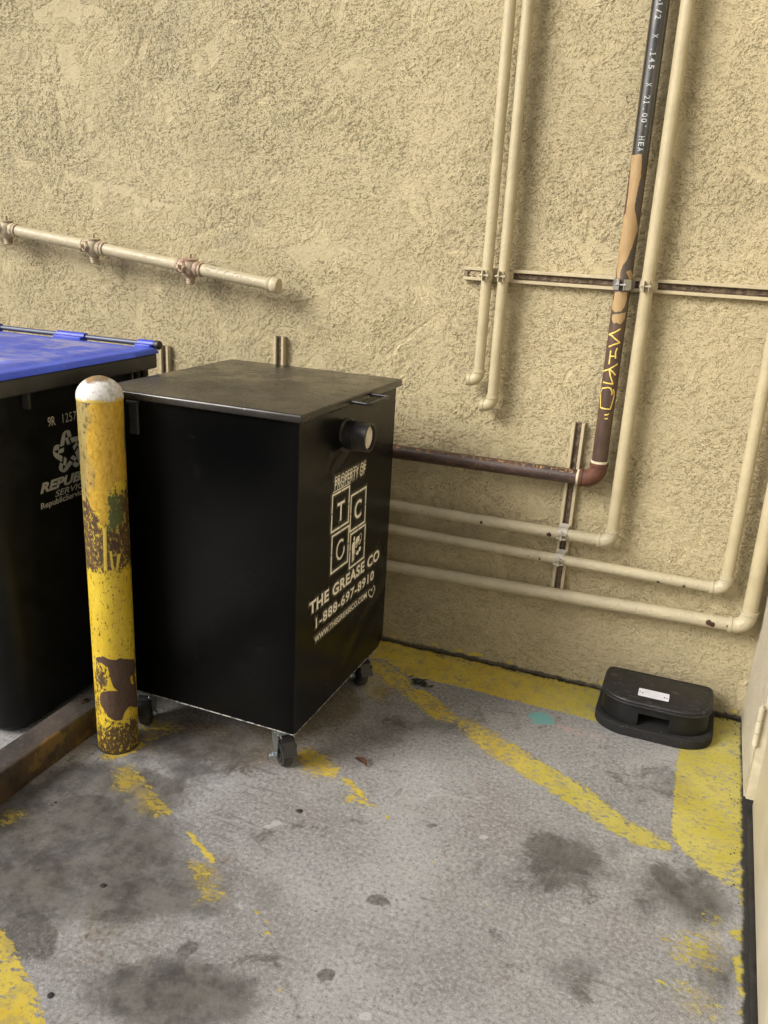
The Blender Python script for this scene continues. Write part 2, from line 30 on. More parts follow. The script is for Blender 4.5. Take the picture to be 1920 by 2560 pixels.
# ---------------------------------------------------------------- node helpers
class G:
    def __init__(s,name):
        s.m=bpy.data.materials.new(name); s.m.use_nodes=True; s.t=s.m.node_tree; s.b=s.t.nodes['Principled BSDF']; s.o=s.t.nodes['Material Output']
        s.P=s.n('ShaderNodeTexCoord').outputs['Object']
    def n(s,typ,ins=None,**pr):
        nd=s.t.nodes.new(typ)
        for k,v in pr.items(): setattr(nd,k,v)
        for k,v in (ins or {}).items(): s.set(nd.inputs[k],v)
        return nd
    def set(s,sock,v):
        if hasattr(v,'is_output') and hasattr(v,'links'): s.t.links.new(v,sock)
        else:
            if sock.type=='RGBA' and len(v)==3: v=(*v,1)
            sock.default_value=v
    def noise(s,scale,detail=3,rough=.55,dist=0,P=None,stretch=None):
        P=P or s.P
        if stretch: P=s.n('ShaderNodeMapping',{0:P,3:stretch}).outputs[0]
        return s.n('ShaderNodeTexNoise',{'Vector':P,'Scale':scale,'Detail':detail,'Roughness':rough,'Distortion':dist}).outputs['Fac']
    def voro(s,scale,feat='F1',P=None,out='Distance'): return s.n('ShaderNodeTexVoronoi',{'Vector':P or s.P,'Scale':scale},feature=feat).outputs[out]
    def m_(s,op,a,b=0.,c=None):
        d={0:a,1:b}
        if c is not None: d[2]=c
        return s.n('ShaderNodeMath',d,operation=op).outputs[0]
    def step(s,x,lo,hi,a=0.,b=1.):
        return s.n('ShaderNodeMapRange',{0:x,1:lo,2:hi,3:a,4:b},interpolation_type='SMOOTHSTEP').outputs[0]
    def mix(s,f,a,b,mode='MIX'):
        nd=s.n('ShaderNodeMix',data_type='RGBA',blend_type=mode); s.set(nd.inputs[0],f); s.set(nd.inputs[6],a); s.set(nd.inputs[7],b); return nd.outputs[2]
    def attr(s,name): return s.n('ShaderNodeAttribute',attribute_name=name).outputs['Fac']
    def xyz(s): nd=s.n('ShaderNodeSeparateXYZ',{0:s.P}); return nd.outputs
    def bump(s,h,strength=1.,dist=.001,norm=None):
        d={'Height':h,'Strength':strength,'Distance':dist}
        if norm is not None: d['Normal']=norm
        return s.n('ShaderNodeBump',d).outputs[0]
    def out(s,col,rough=.6,norm=None,metal=0.,spec=.5,**kw):
        s.set(s.b.inputs['Base Color'],col); s.set(s.b.inputs['Roughness'],rough); s.set(s.b.inputs['Metallic'],metal); s.set(s.b.inputs['Specular IOR Level'],spec)
        if norm is not None: s.set(s.b.inputs['Normal'],norm)
        for k,v in kw.items(): s.set(s.b.inputs[k],v)
        return s.m
def simple(name,col,rough=.5,metal=0.,var=.25,scale=40,bump=.2,bs=300,spec=.5,dirt=None,dirtamt=.5):
    g=G(name); n=g.noise(scale,5,.6); c=g.mix(g.step(n,.3,.7),[x*(1-var) for x in col],[x*(1+var) for x in col])
    if dirt: c=g.mix(g.m_('MULTIPLY',g.step(g.noise(scale*.35,6,.7),.45,.68),dirtamt),c,dirt)
    r=g.step(n,.3,.7,rough*.85,rough*1.15)
    return g.out(c,r,g.bump(g.noise(bs,3,.6),bump,.0006),metal,spec)
# ---------------------------------------------------------------- mesh helpers
def mesh_np(name,V,Fq,mat,parent=None,attrs=None,smooth=True):
    me=bpy.data.meshes.new(name); V=np.asarray(V,np.float32); Fq=np.asarray(Fq,np.int32)
    me.vertices.add(len(V)); me.vertices.foreach_set('co',V.ravel()); k=Fq.shape[1]
    me.loops.add(Fq.size); me.loops.foreach_set('vertex_index',Fq.ravel())
    me.polygons.add(len(Fq)); me.polygons.foreach_set('loop_start',np.arange(0,Fq.size,k,dtype=np.int32)); me.polygons.foreach_set('loop_total',np.full(len(Fq),k,np.int32))
    me.polygons.foreach_set('use_smooth',np.full(len(Fq),smooth)); me.update(calc_edges=True); me.validate()
    for n,a in (attrs or {}).items():
        at=me.attributes.new(n,'FLOAT','POINT'); at.data.foreach_set('value',np.asarray(a,np.float32).ravel())
    me.materials.append(mat); return link(name,me,parent)
def link(name,me,parent=None):
    o=bpy.data.objects.new(name,me); COL.objects.link(o)
    if parent is not None: o.parent=parent
    return o
def gridq(nu,nv,wrap=False,flip=False):
    i,j=np.meshgrid(np.arange(nu if wrap else nu-1),np.arange(nv-1),indexing='ij'); i2=(i+1)%nu
    q=np.stack([i*nv+j,i2*nv+j,i2*nv+j+1,i*nv+j+1],-1).reshape(-1,4); return q[:,::-1] if flip else q
def obj(name,bm,mat,parent=None,smooth=True,ang=35):
    me=bpy.data.meshes.new(name); bmesh.ops.recalc_face_normals(bm,faces=bm.faces)
    for f in bm.faces: f.smooth=smooth
    if smooth:
        for e in bm.edges:
            if len(e.link_faces)==2 and e.calc_face_angle(0)>math.radians(ang): e.smooth=False
    bm.to_mesh(me); bm.free(); me.materials.append(mat); return link(name,me,parent)
def box(bm,lo,hi,bev=0,seg=2,M=None):
    r=bmesh.ops.create_cube(bm,size=1); vs=r['verts']
    for v in vs: v.co=Vector([ (lo[i]+hi[i])/2+v.co[i]*(hi[i]-lo[i]) for i in range(3)])
    if bev:
        es=list({e for v in vs for e in v.link_edges}); rr=bmesh.ops.bevel(bm,geom=es,offset=bev,segments=seg,affect='EDGES',profile=.5)
        vs=list({v for f in rr['faces'] for v in f.verts}|{v for v in vs if v.is_valid})
    if M is not None:
        for v in vs: v.co=M@v.co
    return vs
def frame(d):
    d=Vector(d).normalized(); a=Vector((0,0,1)) if abs(d.z)<.9 else Vector((1,0,0)); x=a.cross(d).normalized(); return x,d.cross(x),d
def rings(bm,cs,caps=True,seg=24,fr=None):
    """cs: list of (center, radius, direction)"""
    prev=None; first=None; px=None
    for c,r,d in cs:
        d=Vector(d).normalized()
        if px is None: x,y,_=frame(d)
        else: x=(px-d*px.dot(d)).normalized(); y=d.cross(x)
        px=x
        ring=[bm.verts.new(Vector(c)+x*math.cos(t)*r+y*math.sin(t)*r) for t in [2*math.pi*k/seg for k in range(seg)]]
        if prev:
            for k in range(seg): bm.faces.new((prev[k],prev[(k+1)%seg],ring[(k+1)%seg],ring[k]))
        else: first=ring
        prev=ring
    if caps: bm.faces.new(first[::-1]); bm.faces.new(prev)
def cyl(bm,a,b,r,seg=24,r2=None,caps=True):
    a,b=Vector(a),Vector(b); rings(bm,[(a,r,b-a),(b,r if r2 is None else r2,b-a)],caps,seg)
def lathe(bm,base,axis,prof,seg=24):
    base=Vector(base); ax=Vector(axis).normalized(); rings(bm,[(base+ax*h,max(r,1e-5),ax) for r,h in prof],True,seg)
def tube(bm,pts,r,seg=10):
    pts=[Vector(p) for p in pts]; cs=[]
    for i,p in enumerate(pts):
        d=(pts[min(i+1,len(pts)-1)]-pts[max(i-1,0)]); cs.append((p,r,d))
    rings(bm,cs,True,seg)
def fillet(pts,rad,n=6):
    pts=[Vector(p) for p in pts]; out=[pts[0]]
    for i in range(1,len(pts)-1):
        a=(pts[i-1]-pts[i]).normalized(); b=(pts[i+1]-pts[i]).normalized(); p0=pts[i]+a*rad; p2=pts[i]+b*rad
        for k in range(n+1):
            t=k/n; out.append(p0*(1-t)**2+pts[i]*2*t*(1-t)+p2*t*t)
    out.append(pts[-1]); return out
def prism(bm,pts,z0,z1,f=lambda p:p,inset=0):
    a=[bm.verts.new(f(Vector((x,y,z0)))) for x,y in pts]; b=[bm.verts.new(f(Vector((x,y,z1)))) for x,y in pts]
    n=len(pts); bm.faces.new(a[::-1]); bm.faces.new(b)
    for i in range(n): bm.faces.new((a[i],a[(i+1)%n],b[(i+1)%n],b[i]))
def tag(o,label=None,cat=None,group=None,kind=None):
    for k,v in (('label',label),('category',cat),('group',group),('kind',kind)):
        if v: o[k]=v
    return o
def thing(name,loc,label,cat,group=None,rz=0):
    o=bpy.data.objects.new(name,None); COL.objects.link(o); o.location=loc; o.rotation_euler=(0,0,rz); o.empty_display_size=.05
    return tag(o,label,cat,group)
def local(parent,ob):   # keep world placement of a mesh built in world coordinates
    ob.parent=parent; ob.matrix_parent_inverse=Matrix.Translation(parent.location).inverted() if parent.type=='EMPTY' else Matrix(); return ob
def wobj(name,bm,mat,parent,**k):  # mesh built in world coordinates, stored relative to its parent's base
    top=parent
    off=Vector((0,0,0)); q=parent
    while q is not None: off+=Vector(q.location); q=q.parent
    for v in bm.verts: v.co-=off
    return obj(name,bm,mat,parent,**k)
def text_tris(s,spacing=1.,bold=0.,shear=0.,res=4):
    c=bpy.data.curves.new('t','FONT'); c.body=s; c.size=1; c.space_character=spacing; c.offset=bold; c.shear=shear; c.resolution_u=res; c.fill_mode='FRONT' if False else 'FRONT'
    o=bpy.data.objects.new('t',c); COL.objects.link(o); dg=bpy.context.evaluated_depsgraph_get(); me=bpy.data.meshes.new_from_object(o.evaluated_get(dg))
    V=[tuple(v.co[:2]) for v in me.vertices]; Fc=[tuple(p.vertices) for p in me.polygons]
    bpy.data.objects.remove(o); bpy.data.curves.remove(c); bpy.data.meshes.remove(me); return V,Fc
def text_bm(bm,s,x0,x1,y0,y1,f,cut=0,**k):
    """lay text into the box x0..x1,y0..y1 (cap height) of a surface; f maps (x,y) to 3D"""
    V,Fc=text_tris(s,**k); xs=[v[0] for v in V]; ys=[v[1] for v in V]; a,b=min(xs),max(xs)
    Hc=text_tris('H',bold=k.get('bold',0))[0]; c0=min(v[1] for v in Hc); c1=max(v[1] for v in Hc)
    P=[((v[0]-a)/(b-a)*(x1-x0)+x0,(v[1]-c0)/(c1-c0)*(y1-y0)+y0) for v in V]
    if cut:   # refine for curved surfaces
        t=bmesh.new(); vv=[t.verts.new((x,y,0)) for x,y in P]
        for q in Fc:
            try: t.faces.new([vv[i] for i in q])
            except ValueError: pass
        bmesh.ops.triangulate(t,faces=t.faces)
        bmesh.ops.subdivide_edges(t,edges=[e for e in t.edges if e.calc_length()>cut],cuts=2,use_grid_fill=True)
        t.verts.index_update(); P=[tuple(v.co[:2]) for v in t.verts]; Fc=[tuple(v.index for v in q.verts) for q in t.faces]; t.free()
    vs=[bm.verts.new(f(x,y)) for x,y in P]
    for q in Fc:
        try: bm.faces.new([vs[i] for i in q])
        except ValueError: pass
    return P
def stroke_bm(bm,pts,wd,f):
    P=[Vector(p).to_2d() if len(p)>2 else Vector(p) for p in pts]; L=[]
    for i,p in enumerate(P):
        d=(P[min(i+1,len(P)-1)]-P[max(i-1,0)]).normalized(); n=Vector((-d.y,d.x)); wj=wd*(.85+.3*rnd.random()); L.append((p+n*wj/2,p-n*wj/2))
    vs=[(bm.verts.new(f(*a)),bm.verts.new(f(*b))) for a,b in L]
    for i in range(len(vs)-1): bm.faces.new((vs[i][0],vs[i+1][0],vs[i+1][1],vs[i][1]))
def sdpoly(X,Y,poly):
    """signed distance, positive inside"""
    p=np.array(poly,float); d=np.full(X.shape,1e9); ins=np.zeros(X.shape,bool); n=len(p); j=n-1
    for i in range(n):
        ex,ey=p[j]-p[i]; wx=X-p[i,0]; wy=Y-p[i,1]; t=np.clip((wx*ex+wy*ey)/(ex*ex+ey*ey+1e-12),0,1)
        d=np.minimum(d,(wx-ex*t)**2+(wy-ey*t)**2)
        c=((p[i,1]>Y)!=(p[j,1]>Y)) & (X<(p[j,0]-p[i,0])*(Y-p[i,1])/((p[j,1]-p[i,1])+1e-12)+p[i,0]); ins^=c; j=i
    d=np.sqrt(d); return np.where(ins,d,-d)
def blob(X,Y,e):
    cx,cy,ax,ay,bx,by,s=e; det=ax*by-ay*bx; u=((X-cx)*by-(Y-cy)*bx)/det; v=(ax*(Y-cy)-ay*(X-cx))/det; r=np.sqrt(u*u+v*v); t=np.clip((1.45-r)/1.1,0,1); return s*t*t*(3-2*t)
def axis(*segs):
    out=[]
    for a,b,s in segs: out.append(np.arange(a,b,s))
    return np.concatenate(out+[[segs[-1][1]]])
# ---------------------------------------------------------------- materials: wall
def stucco(name,amp=1.,base=(.470,.402,.250),zdirt=True,disp=True,coarse=1.):
    g=G(name); P=g.P
    wv=g.n('ShaderNodeTexNoise',{'Vector':P,'Scale':16.,'Detail':2.}).outputs['Color']
    Pw=g.n('ShaderNodeMixRGB',{0:.012,1:P,2:wv},blend_type='ADD').outputs[0]
    n1a=g.noise(98*coarse,3.5,.66,0.,P=Pw); n1b=g.noise(92*coarse,3.5,.66,.2,P=Pw,stretch=(.62,1,1.25)); rg=g.step(g.noise(2.1,3,.6),.42,.58)
    n1=g.m_('ADD',g.m_('MULTIPLY',n1a,rg),g.m_('MULTIPLY',n1b,g.m_('SUBTRACT',1.,rg))); n2=g.noise(38*coarse,3,.6,0.,P=Pw); n3=g.noise(260,3,.6)
    big=g.noise(4.2,3,.55,.5); flat=g.step(g.noise(6.5,4,.6,1.2),.56,.66)
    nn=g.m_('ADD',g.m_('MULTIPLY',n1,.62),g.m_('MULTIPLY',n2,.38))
    h1=g.step(nn,.450,.485); h2=g.step(nn,.545,.575)
    grain=g.m_('ADD',g.m_('MULTIPLY',h1,1.0),g.m_('MULTIPLY',h2,.6))
    flat=g.m_('MAXIMUM',flat,g.step(g.m_('ADD',g.attr('flatp'),g.m_('MULTIPLY',g.m_('SUBTRACT',g.noise(40,4,.7),.5),2.2)),.45,.62))
    amp_=g.m_('MULTIPLY',g.m_('SUBTRACT',1.,g.m_('MULTIPLY',flat,.72)),g.m_('MULTIPLY',g.step(big,.36,.64,.72,1.15),g.step(g.noise(1.3,2),.35,.65,.85,1.1)))
    grain=g.m_('MULTIPLY',grain,amp_)
    # long trowel ridges and cracks
    rn=g.noise(3.1,3,.5,1.6,stretch=(1,1,2.2)); ridge=g.step(g.m_('ABSOLUTE',g.m_('SUBTRACT',rn,.5)),0,.006,1.,0.)
    ridge=g.m_('MULTIPLY',ridge,g.step(g.noise(7,2),.5,.62))
    h=g.m_('ADD',g.m_('ADD',grain,g.m_('MULTIPLY',n3,.28)),g.m_('ADD',g.m_('MULTIPLY',g.noise(5,2),1.2),g.m_('MULTIPLY',ridge,.5)))
    hm=g.m_('MULTIPLY',h,.0037*amp)
    col=g.mix(g.step(g.noise(1.6,4,.6,.4),.32,.68),[x*.93 for x in base],[x*1.05 for x in base])
    col=g.mix(g.m_('MULTIPLY',g.step(nn,.455,.41),.42),col,[base[0]*.62,base[1]*.58,base[2]*.50])     # hollows darkened in the colour to deepen the shading of the relief
    col=g.mix(g.m_('MULTIPLY',flat,.16),col,(.55,.47,.285))
    col=g.mix(g.m_('MULTIPLY',g.step(g.noise(2.3,5,.65,.8),.52,.70),.22),col,(.35,.32,.22))
    col=g.mix(g.m_('MULTIPLY',g.step(g.noise(3.4,5,.7,.3,stretch=(1,1,.3)),.54,.70),.16),col,(.30,.25,.16))
    sp=g.step(g.voro(9,P=Pw),.035,.015); sp=g.m_('MULTIPLY',sp,g.step(g.noise(5,2),.55,.6)); col=g.mix(g.m_('MULTIPLY',sp,.7),col,(.12,.09,.06))
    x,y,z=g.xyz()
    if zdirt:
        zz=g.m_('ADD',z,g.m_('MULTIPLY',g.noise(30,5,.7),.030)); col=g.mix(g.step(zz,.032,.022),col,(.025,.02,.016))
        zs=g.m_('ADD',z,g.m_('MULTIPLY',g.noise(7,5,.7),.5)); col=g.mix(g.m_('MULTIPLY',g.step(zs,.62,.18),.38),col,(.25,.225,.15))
        zy=g.m_('MULTIPLY',g.step(zz,.046,.040),g.step(g.noise(14,4,.6),.57,.60)); zy=g.m_('MULTIPLY',zy,g.step(zz,.030,.034)); col=g.mix(zy,col,(.60,.47,.05))
    g.out(col,.9,g.bump(n3,.35,.001) if disp else g.bump(hm,1.,1.),spec=.25)
    if disp:
        dn=g.n('ShaderNodeDisplacement',{'Height':hm,'Midlevel':.0058*amp,'Scale':1.0}); g.t.links.new(dn.outputs[0],g.o.inputs['Displacement']); g.m.displacement_method='BOTH'
    return g.m
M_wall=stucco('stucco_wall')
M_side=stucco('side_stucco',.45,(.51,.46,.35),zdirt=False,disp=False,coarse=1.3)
# pipes and strut
def paint_pipe(name,col=(.46,.395,.245),lump=.3,rust=0.,chips=()):
    g=G(name); n=g.noise(9,5,.6); c=g.mix(g.step(n,.35,.65),[x*.9 for x in col],[x*1.04 for x in col])
    c=g.mix(g.m_('MULTIPLY',g.step(g.noise(60,5,.7),.56,.70),.35),c,(.33,.27,.17))
    lum=g.m_('MULTIPLY',g.step(g.noise(70,3,.6),.5,.68),lump)
    vo=g.voro(17); fl=g.m_('MULTIPLY',g.step(g.m_('ADD',vo,g.m_('MULTIPLY',g.noise(120,3),.10)),.125,.10),g.step(g.noise(6,2),.53,.58))
    if rust: c=g.mix(g.m_('MULTIPLY',fl,rust),c,(.07,.025,.012))
    c=g.mix(g.m_('MULTIPLY',g.step(g.noise(16,5,.75,stretch=(1,1,.35)),.55,.72),.30),c,(.36,.30,.18))
    for (cx_,cy_,cz_,cr_) in chips:
        dd=g.n('ShaderNodeVectorMath',{0:g.P,1:(cx_,cy_,cz_)},operation='DISTANCE').outputs['Value']; dm=g.step(g.m_('ADD',dd,g.m_('MULTIPLY',g.m_('SUBTRACT',g.noise(130,4,.7),.5),.012)),cr_*1.15,cr_*.95); c=g.mix(dm,c,(.05,.018,.010)); fl=g.m_('MAXIMUM',fl,dm); rust=1.
    h=g.m_('SUBTRACT',g.m_('ADD',lum,g.m_('MULTIPLY',g.noise(400,2),.06)),g.m_('MULTIPLY',fl,.5*bool(rust)))
    return g.out(c,g.step(n,.3,.7,.38,.55),g.bump(h,.8,.0016),spec=.5)
M_pipe=paint_pipe('beige_pipe_paint'); M_gasx=None
M_gas=paint_pipe('manifold_paint',(.47,.41,.27),.5); M_strut=paint_pipe('strut_paint',(.50,.43,.28),.3,.0)
M_valve=simple('valve_paint',(.47,.40,.26),.55,0,.2,60,.6,200,dirt=(.22,.10,.07),dirtamt=.6)
M_valver=simple('valve_paint_rusty',(.44,.34,.23),.55,0,.2,60,.6,200,dirt=(.16,.05,.04),dirtamt=.9)
M_rub=simple('slot_rubble',(.13,.095,.065),.95,0,.5,70,1.,90)
M_rubl=simple('rubble_beige',(.33,.27,.17),.95,0,.4,90,1.,90)
M_galv=simple('galvanised',(.50,.50,.48),.38,.85,.15,50,.15,200)
M_clamp=simple('painted_clamp',(.50,.44,.31),.42,.1,.15,60,.3,200,dirt=(.2,.14,.08),dirtamt=.5)
M_rustf=simple('rusty_fitting',(.105,.038,.020),.72,0,.3,70,.9,260,dirt=(.09,.03,.018),dirtamt=.7)
M_dope=simple('thread_sealant',(.62,.56,.40),.5,0,.2,100,.5,300)
M_white=simple('white_marks',(.62,.60,.53),.7,0,.15,80,.2)
M_yelm=simple('yellow_marker',(.75,.56,.13),.5,0,.12,80,.2)
M_black=simple('black_plastic',(.018,.018,.019),.42,0,.3,30,.25,500)
M_rubber=simple('black_rubber',(.014,.013,.013),.75,0,.4,60,.5,300,dirt=(.10,.085,.065),dirtamt=.6)
M_nut=simple('zinc_nut',(.55,.66,.74),.28,.9,.2,60,.2)
M_zinc=simple('zinc_plate',(.30,.33,.32),.36,.85,.25,50,.2)
# ---------------------------------------------------------------- ground
def make_ground():
    X=axis((-60,-8,6.),(-8,-2.3,.19),(-2.3,.34,.0055),(.34,3,.19),(3,60,6.)); Y=axis((-60,-6,6.),(-6,-2.05,.2),(-2.05,.02,.0055),(.02,.4,.1),(.4,60,8.))
    XX,YY=np.meshgrid(X,Y,indexing='ij')
    def lim(fn,poly,mar=.08):
        p=np.array(poly); a=np.zeros(XX.shape); 
        i0,i1=np.searchsorted(X,[p[:,0].min()-mar,p[:,0].max()+mar]); j0,j1=np.searchsorted(Y,[p[:,1].min()-mar,p[:,1].max()+mar])
        a[i0:i1,j0:j1]=fn(XX[i0:i1,j0:j1],YY[i0:i1,j0:j1]); return a
    def soft(poly,s): return lim(lambda x,y:np.clip(.5+sdpoly(x,y,poly)/(2*s),0,1),poly)
    paint=np.zeros(XX.shape)
    for d,s,p in D['paint']: paint=np.maximum(paint,d*soft(p,s))
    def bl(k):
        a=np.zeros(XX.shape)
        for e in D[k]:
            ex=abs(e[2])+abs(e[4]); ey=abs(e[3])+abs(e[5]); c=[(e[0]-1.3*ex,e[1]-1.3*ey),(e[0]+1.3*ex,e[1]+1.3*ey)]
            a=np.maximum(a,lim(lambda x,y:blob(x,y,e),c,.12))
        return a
    sm_=np.zeros(XX.shape)
    for d,p in D['smear']: sm_=np.maximum(sm_,d*soft(p,.03))
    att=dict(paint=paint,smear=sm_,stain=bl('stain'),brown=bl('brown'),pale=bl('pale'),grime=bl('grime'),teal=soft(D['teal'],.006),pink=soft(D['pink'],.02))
    g=G('concrete'); x,y,z=g.xyz()
    n=g.noise(2.2,6,.62,.3); f=g.noise(95,6,.78); ff=g.noise(520,3,.8)
    c=g.mix(g.step(n,.33,.68),(.222,.222,.221),(.345,.347,.349))
    c=g.mix(g.m_('MULTIPLY',g.step(g.noise(3.1,4,.6,.5),.48,.66),.5),c,(.235,.205,.200))
    c=g.mix(g.m_('MULTIPLY',g.step(g.noise(7,6,.7,.4),.50,.72),.45),c,(.40,.385,.37))
    c=g.mix(g.m_('MULTIPLY',g.step(f,.50,.62),.6),c,(.46,.458,.452))
    c=g.mix(g.m_('MULTIPLY',g.step(f,.48,.39),.62),c,(.10,.097,.094))
    c=g.mix(g.m_('MULTIPLY',g.step(ff,.49,.38),.7),c,(.05,.047,.044))
    c=g.mix(g.m_('MULTIPLY',g.step(ff,.56,.70),.45),c,(.56,.55,.53))
    br=g.noise(55,5,.7,stretch=(.12,1,1)); c=g.mix(g.m_('MULTIPLY',g.step(br,.53,.66),g.m_('MULTIPLY',g.step(g.noise(2.6,3),.50,.62),.55)),c,(.09,.08,.07))
    edge=g.m_('MULTIPLY',g.m_('SUBTRACT',g.noise(8,7,.72,.8),.5),2.6)
    pl=g.step(g.m_('ADD',g.attr('pale'),edge),.35,.8); c=g.mix(g.m_('MULTIPLY',pl,.55),c,(.48,.47,.46))
    bs=g.step(g.m_('ADD',g.attr('brown'),g.m_('MULTIPLY',edge,.7)),.10,.70); c=g.mix(g.m_('MULTIPLY',bs,.75),c,g.mix(g.step(f,.4,.6),(.085,.060,.032),(.17,.125,.07)))  # brown dirt; around the grease bin it also paints in the bin's shadow
    ss=g.step(g.m_('ADD',g.attr('stain'),edge),.26,.56); c=g.mix(g.m_('MULTIPLY',ss,.78),c,g.mix(g.step(f,.38,.62),(.052,.048,.045),(.125,.115,.107)))
    v=g.voro(34); spk=g.m_('MULTIPLY',g.step(v,.10,.06),g.step(g.noise(13,2),.52,.6)); c=g.mix(g.m_('MULTIPLY',spk,.8),c,(.03,.028,.026))
    v2=g.voro(41,P=g.n('ShaderNodeMapping',{0:g.P,1:(3.3,1.7,0)}).outputs[0]); sw=g.m_('MULTIPLY',g.step(v2,.055,.03),g.step(g.noise(8,2),.55,.6)); c=g.mix(sw,c,(.65,.63,.6))
    gn=g.m_('ADD',g.attr('grime'),g.m_('MULTIPLY',g.m_('SUBTRACT',g.noise(4.5,8,.72,.5),.5),2.0)); gm_=g.step(gn,.22,.86)
    c=g.mix(g.m_('MULTIPLY',gm_,.85),c,g.mix(g.step(g.noise(12,6,.75),.36,.62),(.045,.041,.038),(.125,.118,.108)))
    sme=g.m_('MULTIPLY',g.step(g.m_('ADD',g.attr('smear'),g.m_('MULTIPLY',g.m_('SUBTRACT',g.noise(26,7,.75),.5),2.4)),.3,1.1),.42); c=g.mix(sme,c,(.46,.34,.06))
    # paint
    wn=g.noise(95,9,.76,stretch=(.5,1,1)); wn2=g.noise(17,5,.7,.3)
    wear=g.m_('ADD',g.m_('MULTIPLY',g.m_('SUBTRACT',wn,.5),5.4),g.m_('ADD',g.m_('MULTIPLY',g.m_('SUBTRACT',wn2,.5),2.2),.50))
    pm=g.step(g.m_('SUBTRACT',g.attr('paint'),wear),-.03,.05)
    pm=g.m_('MULTIPLY',pm,g.step(g.attr('paint'),.05,.2))
    yel=g.mix(g.step(g.noise(5,5,.65),.35,.65),(.50,.36,.035),(.55,.435,.075))
    yel=g.mix(g.step(x,-.55,-.15),yel,g.mix(g.step(g.noise(6,4,.65),.35,.65),(.40,.345,.055),(.47,.415,.11)))
    yel=g.mix(g.m_('MULTIPLY',g.step(g.noise(24,6,.75),.46,.66),.7),yel,(.30,.26,.11)); yel=g.mix(g.m_('MULTIPLY',gm_,.45),yel,(.16,.13,.05))
    yel=g.mix(g.m_('MULTIPLY',g.step(f,.45,.33),.8),yel,(.10,.08,.03))
    c=g.mix(pm,c,yel)
    tm=g.step(g.m_('SUBTRACT',g.attr('teal'),g.m_('ADD',g.m_('MULTIPLY',g.m_('SUBTRACT',f,.5),2.2),.35)),-.05,.1); c=g.mix(g.m_('MULTIPLY',tm,.85),c,(.13,.34,.33))
    pk=g.step(g.m_('SUBTRACT',g.attr('pink'),g.m_('ADD',g.m_('MULTIPLY',g.m_('SUBTRACT',wn,.5),2.8),.5)),-.1,.2); c=g.mix(g.m_('MULTIPLY',pk,.6),c,(.48,.31,.27))
    # dirt line along the foot of the wall
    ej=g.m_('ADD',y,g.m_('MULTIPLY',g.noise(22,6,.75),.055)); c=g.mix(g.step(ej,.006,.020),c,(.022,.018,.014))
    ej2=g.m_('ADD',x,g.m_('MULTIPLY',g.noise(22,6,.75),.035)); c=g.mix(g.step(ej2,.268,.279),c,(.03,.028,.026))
    rough=g.m_('SUBTRACT',.86,g.m_('ADD',g.m_('MULTIPLY',ss,.14),g.m_('MULTIPLY',pm,.18)))
    hh=g.m_('ADD',g.m_('MULTIPLY',f,1.),g.m_('ADD',g.m_('MULTIPLY',ff,.5),g.m_('MULTIPLY',pm,g.m_('ADD',.45,g.m_('MULTIPLY',g.noise(35,3),.8)))))
    g.out(c,rough,g.bump(hh,.75,.0013),spec=.35)
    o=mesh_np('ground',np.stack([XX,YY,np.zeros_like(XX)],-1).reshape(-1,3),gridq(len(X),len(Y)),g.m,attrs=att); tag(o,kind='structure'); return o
make_ground()
# ---------------------------------------------------------------- back wall
def make_wall():
    X=axis((-7,-2.95,.2),(-2.95,.262,.0029)); Zc=axis((-.02,2.3,.0029),(2.3,3.6,.12))
    XX,ZZ=np.meshgrid(X,Zc,indexing='ij'); V=np.stack([XX,np.zeros_like(XX),ZZ],-1).reshape(-1,3)
    Fq=gridq(len(X),len(Zc)); n0=len(V)
    # top and back so that the wall has its thickness
    b=[(-7,.25,-.02),(.262,.25,-.02),(.262,.25,3.6),(-7,.25,3.6),(-7,.0,3.6),(.262,0,3.6),(-7,0,-.02)]
    V=np.vstack([V,b]); Fq=np.vstack([Fq,[(n0+1,n0,n0+3,n0+2),(n0+4,n0+5,n0+2,n0+3),(n0,n0+6,n0+4,n0+3)]])
    fl=np.zeros(XX.shape)
    for p in D['flat']:
        q=np.array(p); i0,i1=np.searchsorted(X,[q[:,0].min()-.04,q[:,0].max()+.04]); j0,j1=np.searchsorted(Zc,[q[:,1].min()-.04,q[:,1].max()+.04])
        fl[i0:i1,j0:j1]=np.maximum(fl[i0:i1,j0:j1],np.clip(.5+sdpoly(XX[i0:i1,j0:j1],ZZ[i0:i1,j0:j1],p)/.03,0,1))
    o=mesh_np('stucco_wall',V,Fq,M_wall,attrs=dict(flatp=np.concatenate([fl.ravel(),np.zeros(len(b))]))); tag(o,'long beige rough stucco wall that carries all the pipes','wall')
make_wall()
# side wall with the edge of a door
sw=thing('side_wall',(.2565,0,0),'narrow pale stucco return wall with a cream door at right edge','wall')
def sidewall():
    Y=axis((-.455,.0,.012)); Zs=axis((.012,.6,.012),(.6,3.6,.1)); YY,ZZ=np.meshgrid(Y,Zs,indexing='ij')
    XX=-.008*YY+.0003*np.sin(ZZ*23+YY*9)
    V=np.stack([XX,YY,ZZ],-1).reshape(-1,3); n=len(V); V=np.vstack([V,[(.25,-.455,.012),(.25,-.455,3.6),(.0036,-.455,.012),(.0036,-.455,3.6),(.25,0,3.6),(0,0,3.6)]])
    Fq=np.vstack([gridq(len(Y),len(Zs),flip=True),[(n+2,n,n+1,n+3),(n+3,n+1,n+4,n+5)]])
    mesh_np('stucco',V,Fq,M_side,sw)
sidewall()
M_cream=simple('cream_door_paint',(.56,.50,.37),.42,0,.05,6,.1,60); M_cream2=simple('cream_frame_paint',(.50,.45,.33),.45,0,.1,30,.3,120,dirt=(.3,.26,.2),dirtamt=.3)
